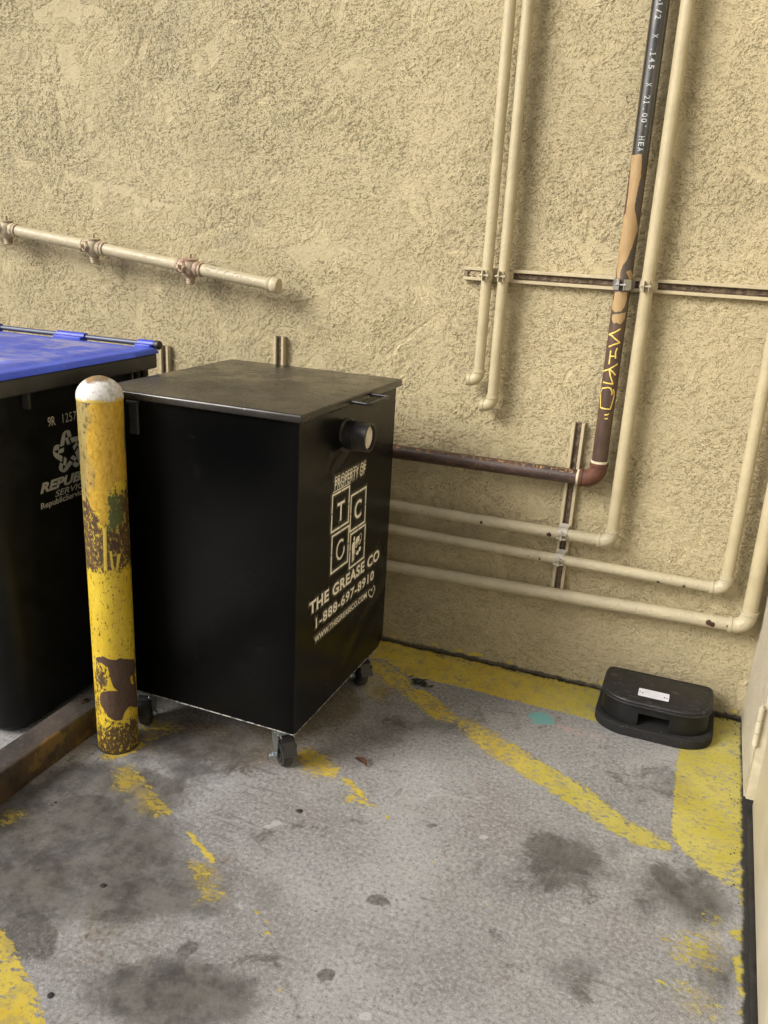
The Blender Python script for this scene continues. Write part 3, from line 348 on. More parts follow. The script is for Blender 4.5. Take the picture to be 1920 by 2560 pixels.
b=bmesh.new(); box(b,(.262,-.494,.030),(.40,-.4553,2.16),.002); box(b,(.262,-1.56,2.10),(.40,-.4943,2.16),.002); wobj('door_frame',b,M_cream2,sw)
b=bmesh.new(); box(b,(.283,-1.52,.014),(.325,-.4965,2.095),.0025); door=wobj('door',b,M_cream,sw)
b=bmesh.new()
for z0 in (.205,.243,.281): cyl(b,(.2555,-.4990,z0),(.2555,-.4990,z0+.036),.0078,16)
box(b,(.2555,-.4975,.21),(.2616,-.4600,.31)); cyl(b,(.2555,-.499,.198),(.2555,-.499,.325),.004,10)
for z0 in (1.0,1.75):
    for k in range(3): cyl(b,(.2555,-.4990,z0+k*.038),(.2555,-.4990,z0+k*.038+.036),.0078,16)
wobj('hinge',b,M_cream2,door)
b=bmesh.new(); box(b,(.2705,-1.56,.0),(.42,-.497,.006)); wobj('threshold',b,simple('dark_threshold',(.035,.034,.032),.5,.3,.3,30,.4,120),sw)
b=bmesh.new(); box(b,(0.264,-3.6,.0),(.45,-1.561,3.6)); box(b,(0.264,-1.56,2.161),(.45,-.456,3.6)); wobj('stucco',b,M_side,sw)
# ---------------------------------------------------------------- fittings
def elbow(bm,c,din,dout,r,leg,rb=None,lump=0):
    """90 degree elbow with banded sockets: c corner of the centre lines, din/dout unit vectors away from c"""
    a=Vector(din).normalized(); b_=Vector(dout).normalized(); c=Vector(c); cs=[]; n=10; ra=leg*.72
    for p in ((leg,r*1.0),):
        cs.append((c+a*(leg),r*1.10,-a)); cs.append((c+a*leg,r*1.20,-a)); cs.append((c+a*(leg-.010),r*1.22,-a)); cs.append((c+a*(leg-.012),r*1.12,-a))
    q0=c+a*ra; q2=c+b_*ra; ctr=c+a*ra+b_*ra
    for k in range(n+1):
        t=math.pi/2*k/n; p=ctr-b_*ra*math.cos(t)-a*ra*math.sin(t); d=-a*math.cos(t)+b_*math.sin(t)
        cs.append((p,r*(1.12+.03*math.sin(2*t)),d))
    cs+= [(c+b_*(leg-.012),r*1.12,b_),(c+b_*(leg-.010),r*1.22,b_),(c+b_*leg,r*1.20,b_),(c+b_*leg,r*1.10,b_)]
    rings(bm,cs,True,32)
def seg_pipe(a,b_,r,mat,parent,name='pipe',seg=32):
    b=bmesh.new(); a,b_=Vector(a),Vector(b_); n=max(2,int((b_-a).length/.25))
    d=b_-a; rings(b,[(a+d*k/n,r,d) for k in range(n+1)],True,seg); return wobj(name,b,mat,parent)
Y0=-.05
# two capped-off drops left
for (xx,zb,lab) in ((-.7197,1.069,'beige wall pipe ending in an open elbow, leftmost and shorter of the pair'),(-.6672,.9899,'beige wall pipe ending in an open elbow, right one of the pair and reaching lower')):
    t=thing('wall_pipe',(xx,Y0,zb-.04),lab,'pipe','beige gas pipes on the wall'); r=.0170
    seg_pipe((xx,Y0,zb-.01),(xx,Y0,3.3),r,M_pipe,t)
    b=bmesh.new(); c=Vector((xx,Y0,zb-.040)); a=Vector((0,0,1)); o_=Vector((-1,0,0)); elbow(b,c,a,o_,r,.036); el=wobj('elbow',b,M_pipe,t)
    b=bmesh.new(); cyl(b,c+o_*.0355,c+o_*.0368,r*.92,24); wobj('elbow_mouth',b,simple('dark_opening',(.10,.08,.055),.9),t)
# long pipes that turn along the wall
def turned(xv,zh,xl,zl,r,mat,label,leg=.045,lower=None):
    mat=paint_pipe('beige_pipe_chipped_'+mat,(.46,.405,.275),.75,0.,[(q[0]-xv,q[1]-Y0,q[2]-zh,q[3]) for q in D['chips'][mat]])
    t=thing('wall_pipe',(xv,Y0,zh),label,'pipe','beige gas pipes on the wall'); c=Vector((xv,Y0,zh)); e=Vector((xl,Y0,zl)); d=(e-c).normalized()
    seg_pipe(c+Vector((0,0,leg-.012)),(xv,Y0,3.3),r,M_pipe,t); seg_pipe(c+d*(leg-.012),e,r,mat,t)
    b=bmesh.new(); elbow(b,c,(0,0,1),d,r,leg); wobj('elbow',b,mat,t); return t
turned(-.2315,.5550,-2.6,.5560,.0192,'a','beige wall pipe beside the rusty one, turning left above the other two low pipes')
turned(.1314,.4635,-2.6,.4700,.0180,'b','beige wall pipe turning left into the middle of three low pipes')
turned(.2140,.3525,-2.6,.282,.0222,'c','thickest beige wall pipe nearest the corner, turning left into the lowest pipe',.055)
# ---------------------------------------------------------------- bare black iron pipe
RX,RY,RR=-.3022,-.05,.02415
gp=thing('iron_gas_pipe',(RX,RY,.755),'unpainted dark iron pipe with stencilled numbers, yellow scrawl and rusty elbow','pipe')
def iron():
    na=72; Zs=axis((.80,1.95,.004),(1.95,3.3,.05)); ph=np.linspace(-4,-4+2*np.pi,na,endpoint=False); PH,ZZ=np.meshgrid(ph,Zs,indexing='ij')
    V=np.stack([RR*np.cos(PH),RR*np.sin(PH),ZZ-.755],-1).reshape(-1,3)
    S=.024; tan=np.zeros(PH.shape)
    for p in D['rp']['tan']:
        q=[(a*S,z) for a,z in p]; tan=np.maximum(tan,np.clip(.5+sdpoly(PH*S,ZZ,q)/.006,0,1))
    g=G('bare_iron'); x,y,z=g.xyz(); zt=D['rp']['ztop']-.755; zm=D['rp']['zmid']-.755
    n=g.noise(30,5,.65,stretch=(1,1,.35)); steel=g.mix(g.step(n,.35,.65),(.060,.062,.066),(.105,.103,.102))
    mid=g.mix(g.step(n,.35,.65),(.050,.036,.028),(.085,.058,.040)); rust=g.mix(g.step(n,.35,.65),(.055,.030,.019),(.100,.055,.034))
    zn=g.m_('ADD',z,g.m_('MULTIPLY',g.m_('SUBTRACT',g.noise(20,3),.5),.12))
    c=g.mix(g.step(zn,zt-.02,zt+.02),mid,steel); c=g.mix(g.step(zn,zm+.06,zm-.04),c,rust)
    # reddish brown mixed in towards the left side
    sd=g.m_('ADD',x,g.m_('MULTIPLY',g.noise(18,4,.7),.02)); c=g.mix(g.m_('MULTIPLY',g.step(sd,-.004,-.013),.55),c,(.12,.052,.032))
    c=g.mix(g.m_('MULTIPLY',g.step(g.noise(90,5,.7),.58,.70),.5),c,(.03,.018,.012))
    tm=g.step(g.m_('ADD',g.attr('tan'),g.m_('MULTIPLY',g.m_('SUBTRACT',g.noise(70,6,.75),.5),1.3)),.44,.56)
    c=g.mix(tm,c,g.mix(g.step(n,.3,.7),(.31,.195,.080),(.40,.275,.125)))
    r=g.step(zn,zt-.05,zt+.03,.55,.20); r=g.m_('ADD',r,g.m_('MULTIPLY',tm,.15))
    g.out(c,r,g.bump(g.m_('ADD',g.m_('MULTIPLY',g.noise(150,3),.5),g.m_('MULTIPLY',tm,.6)),.5,.0006),spec=.7,metal=g.m_('MULTIPLY',g.m_('SUBTRACT',1.,tm),g.step(zn,zt-.05,zt+.03,.15,.9)),**{'Coat Weight':g.m_('MULTIPLY',g.m_('SUBTRACT',1.,tm),g.step(zn,zt-.05,zt+.03,.1,.8)),'Coat Roughness':.12})
    mesh_np('vertical_pipe',V,gridq(na,len(Zs),wrap=True),g.m,gp,attrs=dict(tan=tan))
    f=lambda a,z:Vector(((RR+.0006)*math.cos(a),(RR+.0006)*math.sin(a),z-.755))
    b=bmesh.new()
    for s in D['rp']['strokes']:
        P=[]; 
        for i in range(len(s)-1):
            for k in range(4): P.append((s[i][0]*RR+(s[i+1][0]-s[i][0])*RR*k/4,s[i][1]+(s[i+1][1]-s[i][1])*k/4))
        P.append((s[-1][0]*RR,s[-1][1])); stroke_bm(b,P,.0042,lambda u,v:f(u/RR,v))
    obj('yellow_scrawl',b,M_yelm,gp,smooth=False)
    b=bmesh.new(); ph0=sum(c[1][0] for c in D['rp']['chars'])/len(D['rp']['chars'])
    V0=None
    for ch,(a,z) in D['rp']['chars']:
        h=.0150 if ch not in ".'-" else (.003 if ch!="'" else .004); wd=.0100 if ch not in ".'-" else .0035
        off=0 if ch not in ".'" else (-.006 if ch=='.' else .006)
        V_,F__=text_tris(ch,bold=.012); xs=[v[0] for v in V_]; ys=[v[1] for v in V_]; ax,bx,ay,by=min(xs),max(xs),min(ys),max(ys)
        if ch=='1':
            for s_ in ([(0,-.0070),(0,.0072)],[(-.0034,-.0070),(.0034,-.0070)],[(0,.0072),(-.0026,.0048)]): stroke_bm(b,[(ph0*RR+s_[0][1]+(s_[1][1]-s_[0][1])*k_/10,z-s_[0][0]-(s_[1][0]-s_[0][0])*k_/10) for k_ in range(11)],.0024,lambda u,v:f(u/RR,v))
            continue
        # rotated a quarter turn clockwise: text x runs down the pipe, text y runs to the right
        t_=bmesh.new(); vv=[t_.verts.new((v[0],v[1],0)) for v in V_]
        for q in F__:
            try: t_.faces.new([vv[i] for i in q])
            except ValueError: pass
        for cc in (.2,.4,.6,.8):
            bmesh.ops.bisect_plane(t_,geom=list(t_.verts)+list(t_.edges)+list(t_.faces),plane_co=(0,ay+(by-ay)*cc,0),plane_no=(0,1,0))
        t_.verts.index_update(); V_=[tuple(v.co[:2]) for v in t_.verts]; F__=[tuple(v.index for v in q.verts) for q in t_.faces]; t_.free()
        vs=[b.verts.new(f(ph0+(((v[1]-ay)/(by-ay)-.5)*h+off)/RR, z-((v[0]-ax)/(bx-ax+1e-9)-.5)*wd)) for v in V_]
        for q in F__:
            try: b.faces.new([vs[i] for i in q])
            except ValueError: pass
    obj('stencilled_numbers',b,simple('pipe_stencil',(.42,.44,.44),.6),gp,smooth=False)
    # elbow, sealant rings and the run to the left
    c=Vector((RX,RY,.7555)); e=Vector((-1.9,RY,.7445)); d=(e-c).normalized()
    b=bmesh.new(); elbow(b,c,(0,0,1),d,RR,.056); wobj('elbow',b,M_rustf,gp)
    b=bmesh.new(); cyl(b,c+Vector((0,0,.055)),c+Vector((0,0,.0635)),RR*1.07,32); wobj('thread_sealant',b,M_dope,gp); b=bmesh.new(); cyl(b,c+d*.055,c+d*.063,RR*1.07,32); wobj('thread_sealant',b,M_dope,gp)
    g=G('rusty_run'); n=g.noise(22,6,.7,stretch=(.4,1,1)); cc=g.mix(g.step(n,.35,.65),(.042,.027,.022),(.095,.056,.043)); cc=g.mix(g.m_('MULTIPLY',g.step(g.noise(60,5,.7),.55,.68),.6),cc,(.20,.10,.05))
    cc=g.mix(g.m_('MULTIPLY',g.step(g.noise(11,4,.6),.55,.66),.6),cc,(.05,.045,.07))
    g.out(cc,g.step(n,.3,.7,.32,.55),g.bump(g.noise(160,4,.7),.5,.0007),spec=.6)
    b=bmesh.new(); n_=8; rings(b,[(c+d*.05+(e-c-d*.05)*k/n_,RR,d) for k in range(n_+1)],True,40); hp=wobj('horizontal_pipe',b,g.m,gp)
    # faint print, upside down, on the upper front of the run
    b=bmesh.new(); s='SCH 40 ASTM A53 A  1-1/2 X .145  X 21'
    def fh(u,v):   # u distance from elbow leftwards, v around
        a=math.radians(62)-v/RR; p=c+d*u; return p+Vector((0,-math.cos(a),math.sin(a)))*(RR+.0006)-Vector((RX,RY,.755))
    text_bm(b,s,.075,.075+.74,-.005,.0095,fh,bold=.004,spacing=1.15); obj('faint_print',b,simple('faint_print',(.30,.17,.07),.6,0,.5,90),hp,smooth=False)
iron()
# ---------------------------------------------------------------- strut channels and clamps
def strut(name_label,a,b_,w_=.0413,cat='strut channel',rubble=M_rub):
    """C channel from a to b on the wall, lips facing out"""
    a,b_=Vector(a),Vector(b_); L=(b_-a).length; t=(b_-a).normalized(); n=Vector((0,-1,0)); s=t.cross(n)
    o=thing('strut_channel',a,name_label,cat,'strut channels on the wall')
    pr=[(-w_/2,0),(-w_/2,.0185),(-w_/2+.0015,.0205),(-w_/2+.0092,.0205),(-w_/2+.0105,.019),(-w_/2+.0105,.011),(-w_/2+.0085,.011),(-w_/2+.0085,.0022)]
    pr=pr+[(-x,y) for x,y in pr[::-1]]
    b=bmesh.new(); A=[b.verts.new(s*x+n*(y+.001)) for x,y in pr]; B=[b.verts.new(s*x+n*(y+.001)+t*L) for x,y in pr]
    for i in range(len(pr)): b.faces.new((A[i],A[(i+1)%len(pr)],B[(i+1)%len(pr)],B[i]))
    obj('channel',b,M_strut,o)
    b=bmesh.new(); nu=int(L/.006)+2
    vv=[[b.verts.new(t*(L*i/(nu-1))+s*((j/5-.5)*.0175)+n*(.008+.0035*rnd.random()*(1 if 0<j<5 else 0))) for j in range(6)] for i in range(nu)]
    for i in range(nu-1):
        for j in range(5): b.faces.new((vv[i][j],vv[i+1][j],vv[i+1][j+1],vv[i][j+1]))
    obj('slot_fill',b,rubble,o,smooth=False); return o
rail=strut('long horizontal strut channel crossing the vertical pipes up on the wall',(-.806,0,1.3610),(.29,0,1.3604))
vst=strut('tall vertical strut channel behind the rusty pipe and two clamped pipes',(-.3895,0,.345),(-.3845,0,.925))
st1=strut('short vertical strut channel showing between blue lid and black grease bin',(-1.9645,0,.5),(-1.9645,0,1.022))
st2=strut('short vertical strut channel rising behind the black grease bin lid',(-1.4720,0,.5),(-1.4720,0,1.101))
b=bmesh.new(); box(b,(-.785,-.0155,1.352),(-.755,-.006,1.370),.003)
for k in range(26):
    p=Vector((-.80+.055*rnd.random(),-.012,1.361+(rnd.random()-.5)*.02)); r=bmesh.ops.create_icosphere(b,subdivisions=1,radius=.003+.003*rnd.random(),matrix=Matrix.Translation(p))
wobj('rubble_plug',b,M_rubl,rail,smooth=False)
def clamp(parent,c,ax,r,mat,nutdir,galv=False):
    """two-piece strut clamp round a pipe of axis ax at c; ears stand out from the wall"""
    c=Vector(c); ax=Vector(ax).normalized(); n=Vector((0,-1,0)); s=ax.cross(n).normalized()*nutdir; wd=.0155; th=.0016
    b=bmesh.new()
    for sg in (-1,1):
        prof=[]
        for k in range(9):
            a=math.radians(105-k*10.5)  # from the wall side to the front
            prof.append((math.sin(a)*sg*(r+.0006)*1.0, -math.cos(a)*0))
        pts=[(sg*(r+.007),-.030),(sg*(r+.0015),-.024)]
        for k in range(8):
            a=math.radians(-25+k*13); pts.append((sg*math.cos(a)*(r+.0008),math.sin(a)*(r+.0008)))
        pts.append((sg*.0065,r+.004)); pts.append((sg*.0065,r+.0175))
        vs=[]
        for i,(x,y) in enumerate(pts):
            q0=Vector(pts[max(i-1,0)]); q1=Vector(pts[min(i+1,len(pts)-1)]); dd=(q1-q0).normalized(); nn=Vector((dd.y,-dd.x))*sg
            row=[]
            for (e,k) in ((-wd,0),(wd,0),(wd,1),(-wd,1)):
                p=Vector((x,y))+nn*th*k; row.append(b.verts.new(c+s*p.x+n*p.y+ax*e))
            vs.append(row)
        for i in range(len(vs)-1):
            for k in range(4): b.faces.new((vs[i][k],vs[i][(k+1)%4],vs[i+1][(k+1)%4],vs[i+1][k]))
        b.faces.new(vs[0]); b.faces.new(vs[-1][::-1])
    o=wobj('pipe_clamp',b,mat,parent)
    b=bmesh.new(); h=r+.0115; cyl(b,c+n*h-s*.020,c+n*h+s*.014,.0028,10); cyl(b,c+n*h-s*.0135,c+n*h-s*.0085,.0058,6); cyl(b,c+n*h+s*.008,c+n*h+s*.012,.0062,12); 
    wobj('bolt',b,mat if not galv else M_galv,o); return o
for x,r,mt,gv in ((-.7197,.0170,M_clamp,0),(-.6672,.0170,M_clamp,0),(-.3022,.02415,M_galv,1),(-.2315,.0192,M_clamp,0)):
    clamp(rail,(x,Y0,1.3605),(0,0,1),r,mt,1,gv)
M_clampg=simple('grey_primed_clamp',(.46,.43,.37),.45,.1,.12,60,.3,200)
clamp(vst,(-.388,Y0,.5554),(1,0,0),.0192,M_clampg,1); clamp(vst,(-.388,Y0,.4650),(1,0,0),.0180,M_clampg,1)
# ---------------------------------------------------------------- gas manifold with plug valves
ma=Vector((-2.80,-.08,1.4325)); mb=Vector((-1.4475,-.08,1.2795)); md=(mb-ma).normalized()
mf=thing('gas_manifold',(-1.46,-.08,1.28),'sloping beige manifold pipe with three plug valves and a capped end','manifold')
seg_pipe(ma,mb-md*.01,.0212,M_gas,mf)
b=bmesh.new(); lathe(b,mb-md*.034,md,[(.0215,0),(.0268,.001),(.0268,.010),(.0252,.013),(.0268,.016),(.0272,.034),(.0250,.040),(.018,.0425),(.001,.0435)],32); wobj('end_cap',b,M_gas,mf)
def valve(p,mat):
    p=Vector(p); p=ma+md*((p-ma).dot(md)); up=Vector((.05,-.10,1)).normalized(); o=None
    b=bmesh.new(); lathe(b,p-up*.033,up,[(.012,0),(.022,.002),(.031,.012),(.0345,.024),(.0345,.040),(.030,.052),(.024,.058),(.0265,.059),(.0265,.064),(.001,.065)],24)
    for sg in (-1,1): lathe(b,p+md*.052*sg,md*(-sg),[(.0225,0),(.0255,.002),(.0255,.010),(.0235,.012),(.026,.015),(.026,.03)],24)
    lathe(b,p-up*.030,-up,[(.017,0),(.017,.008),(.0150,.009),(.0170,.012),(.0145,.015),(.0165,.018),(.0135,.021),(.0155,.024),(.012,.0285),(.001,.029)],20)
    o=wobj('plug_valve',b,mat,mf)
    fd=Vector((-.42,-.90,.05)).normalized(); b=bmesh.new(); lathe(b,p+fd*.020,fd,[(.0215,0),(.0215,.016),(.019,.020),(.001,.0205)],6); x,y,_=frame(fd)
    M=Matrix((x,y,fd)).transposed().to_4x4(); M.translation=p+fd*.038; box(b,(-.0068,-.0068,0),(.0068,.0068,.016),.001,1,M=M); wobj('square_nut',b,mat,o)
    b=bmesh.new(); x,y,_=frame(up); M=Matrix((x,y,up)).transposed().to_4x4(); M.translation=p+up*.030; box(b,(-.005,-.005,0),(.005,.005,.017),.001,1,M=M); wobj('stop_lug',b,mat,o)
for p,mt in (((-2.625,-.08,1.40),M_valve),((-2.2165,-.08,1.365),M_valve),((-1.7985,-.08,1.31),M_valver)): valve(p,mt)
b=bmesh.new()   # pen scribbles on the pipe near the cap
def fm(u,v):
    a=math.radians(35)+v/.0212; x_,y_,_=md,None,None; up=Vector((0,0,1)); up=(up-md*up.dot(md)).normalized(); fr=Vector((0,-1,0)); return ma+md*u+(fr*math.cos(a)+up*math.sin(a))*.0217
Lm=(mb-ma).length
for pts in ([(0,.004),(.012,-.006),(.028,-.009)],[(.002,.008),(.03,.002),(.045,.006)],[(.035,.010),(.045,-.004)],[(.055,-.008),(.062,.002),(.075,.005)],[(.085,-.008),(.09,0),(.10,.004)],[(.118,-.010),(.124,.001),(.132,.004)],[(.132,.006),(.136,-.006),(.142,-.012)],[(.137,.008),(.15,-.002),(.154,-.008),(.160,.006)]):
    stroke_bm(b,[(Lm-.285+u,v) for u,v in pts],.0016,fm)
wobj('pen_scribble',b,simple('pen',(.10,.08,.07),.7),mf,smooth=False)
# ---------------------------------------------------------------- bollard
BX,BY,_r=D['bol']['c']; BR=.058; BH=D['bol']['h']
bo=thing('bollard',(BX,BY,0),'battered yellow steel bollard with a white domed cap and rusty patches','bollard')
def bollard():
    na=120; Zs=axis((-.002,BH,.0035)); ph=np.linspace(-4,-4+2*np.pi,na,endpoint=False); PH,ZZ=np.meshgrid(ph,Zs,indexing='ij'); S=BR
    def msk(ps,s=.004):
        a=np.zeros(PH.shape)
        for p in ps: a=np.maximum(a,np.clip(.5+sdpoly(PH*S,ZZ,[(q[0]*S,q[1]) for q in p])/(2*s),0,1))
        return a
    B=D['bol']; att=dict(brown=msk(B['brown'])*(1-msk(B['yel2'])),band=msk(B['band'],.012),green=msk(B['green'],.010),orange=msk(B['orange'],.005),grey=msk(B['grey'],.022),drip=msk(B['drip'],.002),speck=msk(B['speck'],.03))
    rr=BR+att['drip']*.0006; V=np.stack([rr*np.cos(PH),rr*np.sin(PH),ZZ],-1).reshape(-1,3)
    g=G('bollard_paint'); x,y,z=g.xyz(); n=g.noise(14,6,.65,stretch=(1,1,.5)); f=g.noise(110,6,.78,stretch=(1,1,.6)); A=lambda k:g.attr(k)
    vis=lambda k,gain,off,nz: g.step(g.m_('SUBTRACT',A(k),g.m_('ADD',g.m_('MULTIPLY',g.m_('SUBTRACT',nz,.5),gain),off)),-.04,.06)
    c=g.mix(g.step(n,.32,.68),(.56,.38,.022),(.68,.51,.045))
    c=g.mix(g.m_('MULTIPLY',g.step(g.noise(45,5,.7),.56,.70),.45),c,(.40,.27,.04))
    low=g.step(z,.62,.55); up=g.m_('SUBTRACT',1.,low)
    c=g.mix(g.m_('MULTIPLY',up,g.m_('MULTIPLY',g.step(n,.62,.40),.6)),c,(.36,.28,.07))
    c=g.mix(g.m_('MULTIPLY',vis('grey',2.2,.42,n),.72),c,g.mix(g.step(f,.4,.6),(.17,.135,.085),(.30,.25,.14)))
    bm_=vis('band',6.5,.62,f); dk=g.mix(g.step(g.noise(60,5,.7),.40,.6),(.055,.028,.014),(.12,.065,.02)); dk=g.mix(g.m_('MULTIPLY',A('green'),g.step(g.noise(30,4),.40,.55)),dk,(.075,.10,.025))
    c=g.mix(bm_,c,dk); c=g.mix(g.m_('MULTIPLY',vis('green',3.,.62,f),.8),c,(.085,.11,.03))
    om=vis('orange',1.3,.45,g.noise(40,5,.7)); c=g.mix(g.m_('MULTIPLY',om,g.m_('SUBTRACT',1.,g.m_('MULTIPLY',vis('grey',2.4,.5,n),.55))),c,g.mix(g.step(f,.38,.62),(.50,.29,.025),(.62,.40,.05)))
    c=g.mix(vis('drip',1.5,.4,f),c,(.62,.46,.06))
    br=vis('brown',1.4,.45,g.noise(90,5,.7)); c=g.mix(br,c,g.mix(g.step(f,.4,.6),(.062,.034,.022),(.085,.048,.030)))
    sp=g.m_('MULTIPLY',vis('speck',4.0,.72,f),1.); c=g.mix(sp,c,(.085,.05,.02))
    chips=g.m_('MULTIPLY',g.step(f,.615,.66),g.step(g.noise(9,3),.5,.6)); c=g.mix(g.m_('MULTIPLY',chips,.8),c,(.10,.06,.025))
    c=g.mix(g.step(g.m_('ADD',z,g.m_('MULTIPLY',f,.03)),.030,.018),c,(.05,.035,.02))
    # paint film is a hair thicker than the bare metal
    h=g.m_('ADD',g.m_('SUBTRACT',g.m_('MULTIPLY',g.noise(28,4,.6),.7),g.m_('MULTIPLY',br,.9)),g.m_('SUBTRACT',g.m_('MULTIPLY',f,.35),g.m_('MULTIPLY',bm_,.5)))
    h=g.m_('ADD',h,g.m_('ADD',g.m_('MULTIPLY',om,.4),g.m_('MULTIPLY',g.step(g.noise(22,5,.6,1.),.5,.52),.3)))
    g.out(c,g.m_('ADD',.38,g.m_('MULTIPLY',g.m_('ADD',br,bm_),.28)),g.bump(h,.8,.0014),spec=.5)
    mesh_np('post',V,gridq(na,len(Zs),wrap=True),g.m,bo,attrs=att)
    g=G('white_cap'); x,y,z=g.xyz(); f=g.noise(80,6,.75); c=g.mix(g.step(f,.60,.68),(.66,.65,.63),(.34,.27,.17)); 
    zz=g.m_('ADD',z,g.m_('MULTIPLY',g.m_('SUBTRACT',g.noise(45,5,.7),.5),.035)); c=g.mix(g.step(zz,BH+.040,BH+.048),c,g.mix(g.step(g.noise(60,4),.4,.6),(.30,.17,.05),(.17,.15,.12)))
    c=g.mix(g.m_('MULTIPLY',g.step(g.noise(30,5,.7),.60,.66),.8),c,(.50,.34,.12))
    dg=g.m_('ADD',g.m_('MULTIPLY',x,9.),g.m_('MULTIPLY',g.m_('SUBTRACT',f,.5),2.5)); c=g.mix(g.m_('MULTIPLY',g.step(dg,.25,.7),.6),c,(.25,.24,.22))
    c=g.mix(g.step(g.m_('ADD',zz,0.),BH+.004,BH+.0),c,(.60,.45,.10))
    g.out(c,.6,g.bump(g.m_('ADD',g.noise(25,4),g.m_('MULTIPLY',f,.5)),.8,.0015))
    b=bmesh.new(); H=.052; pr=[(BR+.0008,-.004),(BR+.0012,.002)]
    for k in range(1,15):
        t=k/14*math.pi/2; pr.append((max((BR+.001)*math.cos(t)**1.15,1e-4),.004+H*math.sin(t)**1.0))
    lathe(b,(0,0,BH),(0,0,1),pr,64); obj('domed_cap',b,g.m,bo)
bollard()
# ---------------------------------------------------------------- steel curb
cb=thing('steel_curb',(-1.558,-1.3,0),'rusty dark steel curb bar bolted down beside the bollard','curb')
g=G('curb_steel'); x,y,z=g.xyz(); n=g.noise(9,6,.7); f=g.noise(70,6,.75); c=g.mix(g.step(n,.35,.65),(.040,.035,.034),(.085,.070,.062)); c=g.mix(g.m_('MULTIPLY',g.step(f,.55,.66),.5),c,(.20,.15,.10))
side=g.step(g.m_('ADD',x,g.m_('MULTIPLY',g.m_('SUBTRACT',n,.5),.02)),-.012,-.003)
c=g.mix(g.m_('MULTIPLY',side,.8),c,g.mix(g.step(g.noise(14,6,.7,stretch=(1,1,.5)),.38,.62),(.025,.015,.010),(.085,.048,.018)))
yd=g.m_('MULTIPLY',g.step(g.m_('ADD',g.m_('MULTIPLY',g.noise(10,5,.7),1.0),g.m_('MULTIPLY',y,.35)),.56,.66),side); c=g.mix(g.m_('MULTIPLY',yd,.45),c,(.28,.17,.03))
mcurb=g.out(c,.58,g.bump(g.m_('ADD',n,g.m_('MULTIPLY',f,.6)),.7,.002),spec=.5)
b=bmesh.new(); box(b,(-1.645,-3.2,0),(-1.558,-.62,.088),.006,3); wobj('bar',b,mcurb,cb)
b=bmesh.new(); cyl(b,(-1.612,-.965,.087),(-1.612,-.965,.091),.016,20); cyl(b,(-1.612,-.965,.09),(-1.612,-.965,.098),.0098,6); wobj('bolt_head',b,simple('bolt_dark',(.05,.035,.028),.6,.2,.3,80,.5),cb)
# ---------------------------------------------------------------- grease bin
TH=-.0137; BW,BD,ZB,ZT=.5954,.6431,.1347,1.0177
gb=thing('grease_bin',(-.9288,-.9120,0),'glossy black steel grease collection bin on casters with white stencilled side','grease bin',rz=TH)
def dent(v,z):
    """inward dents on the lettered side, in metres"""
    def gs(v0,z0,a,b_,rot):
        c,s=math.cos(rot),math.sin(rot); dv,dz=v-v0,z-z0; p=(dv*c+dz*s)/a; q=(-dv*s+dz*c)/b_; return np.exp(-(p*p+q*q))
    d=-.0085*gs(.235,.875,.075,.020,.45)+.0075*gs(.22,.905,.06,.02,.45)-.0085*gs(.50,.275,.14,.022,.42)+.0055*gs(.46,.33,.14,.03,.42)
    d+=.0012*np.sin(v*9+z*3)*np.sin(z*5+.5)-.0020*gs(.10,.60,.12,.25,0)+.0014*gs(.33,.15,.2,.05,0)
    return d
def bin_mat():
    g=G('black_enamel'); x,y,z=g.xyz(); n=g.noise(3,4,.6); f=g.noise(55,6,.72)
    c=g.mix(g.step(n,.3,.7),(.0014,.0015,.0017),(.0025,.0025,.0024))
    fy=g.step(y,.002,-.001)   # front face darkened in the material: reflections nearly removed, a bit rougher
    du=g.m_('MULTIPLY',g.step(g.noise(5,6,.7,.6),.60,.74),.03); c=g.mix(du,c,(.20,.19,.17))
    sc=g.m_('MULTIPLY',g.step(g.noise(26,7,.8,1.2),.665,.73),.25); c=g.mix(sc,c,(.28,.27,.25))
    ov=g.m_('MULTIPLY',g.attr('spray'),g.step(f,.30,.75)); c=g.mix(g.m_('MULTIPLY',ov,.42),c,(.62,.56,.42))
    ed=g.step(g.attr('edge'),.6,.95); c=g.mix(g.m_('MULTIPLY',ed,g.step(f,.42,.56)),c,(.30,.29,.27))
    r=g.m_('ADD',g.step(n,.3,.7,.20,.30),g.m_('ADD',g.m_('MULTIPLY',g.attr('spray'),.25),g.m_('MULTIPLY',fy,.14)))
    g.out(c,r,g.bump(g.m_('ADD',g.m_('MULTIPLY',g.noise(420,2),.25),g.m_('MULTIPLY',g.noise(10,3),3.)),.25,.0009),spec=g.m_('SUBTRACT',.28,g.m_('MULTIPLY',fy,.255))); return g.m
M_bin=bin_mat()
M_sten=simple('stencil_paint',(.90,.85,.72),.6,0,.08,120,.3)
def side_pt(v,z,off=.0012):  # point just off the lettered side (local frame of the bin)
    return Vector((float(dent(np.float64(v),np.float64(z)))+off,v,z))
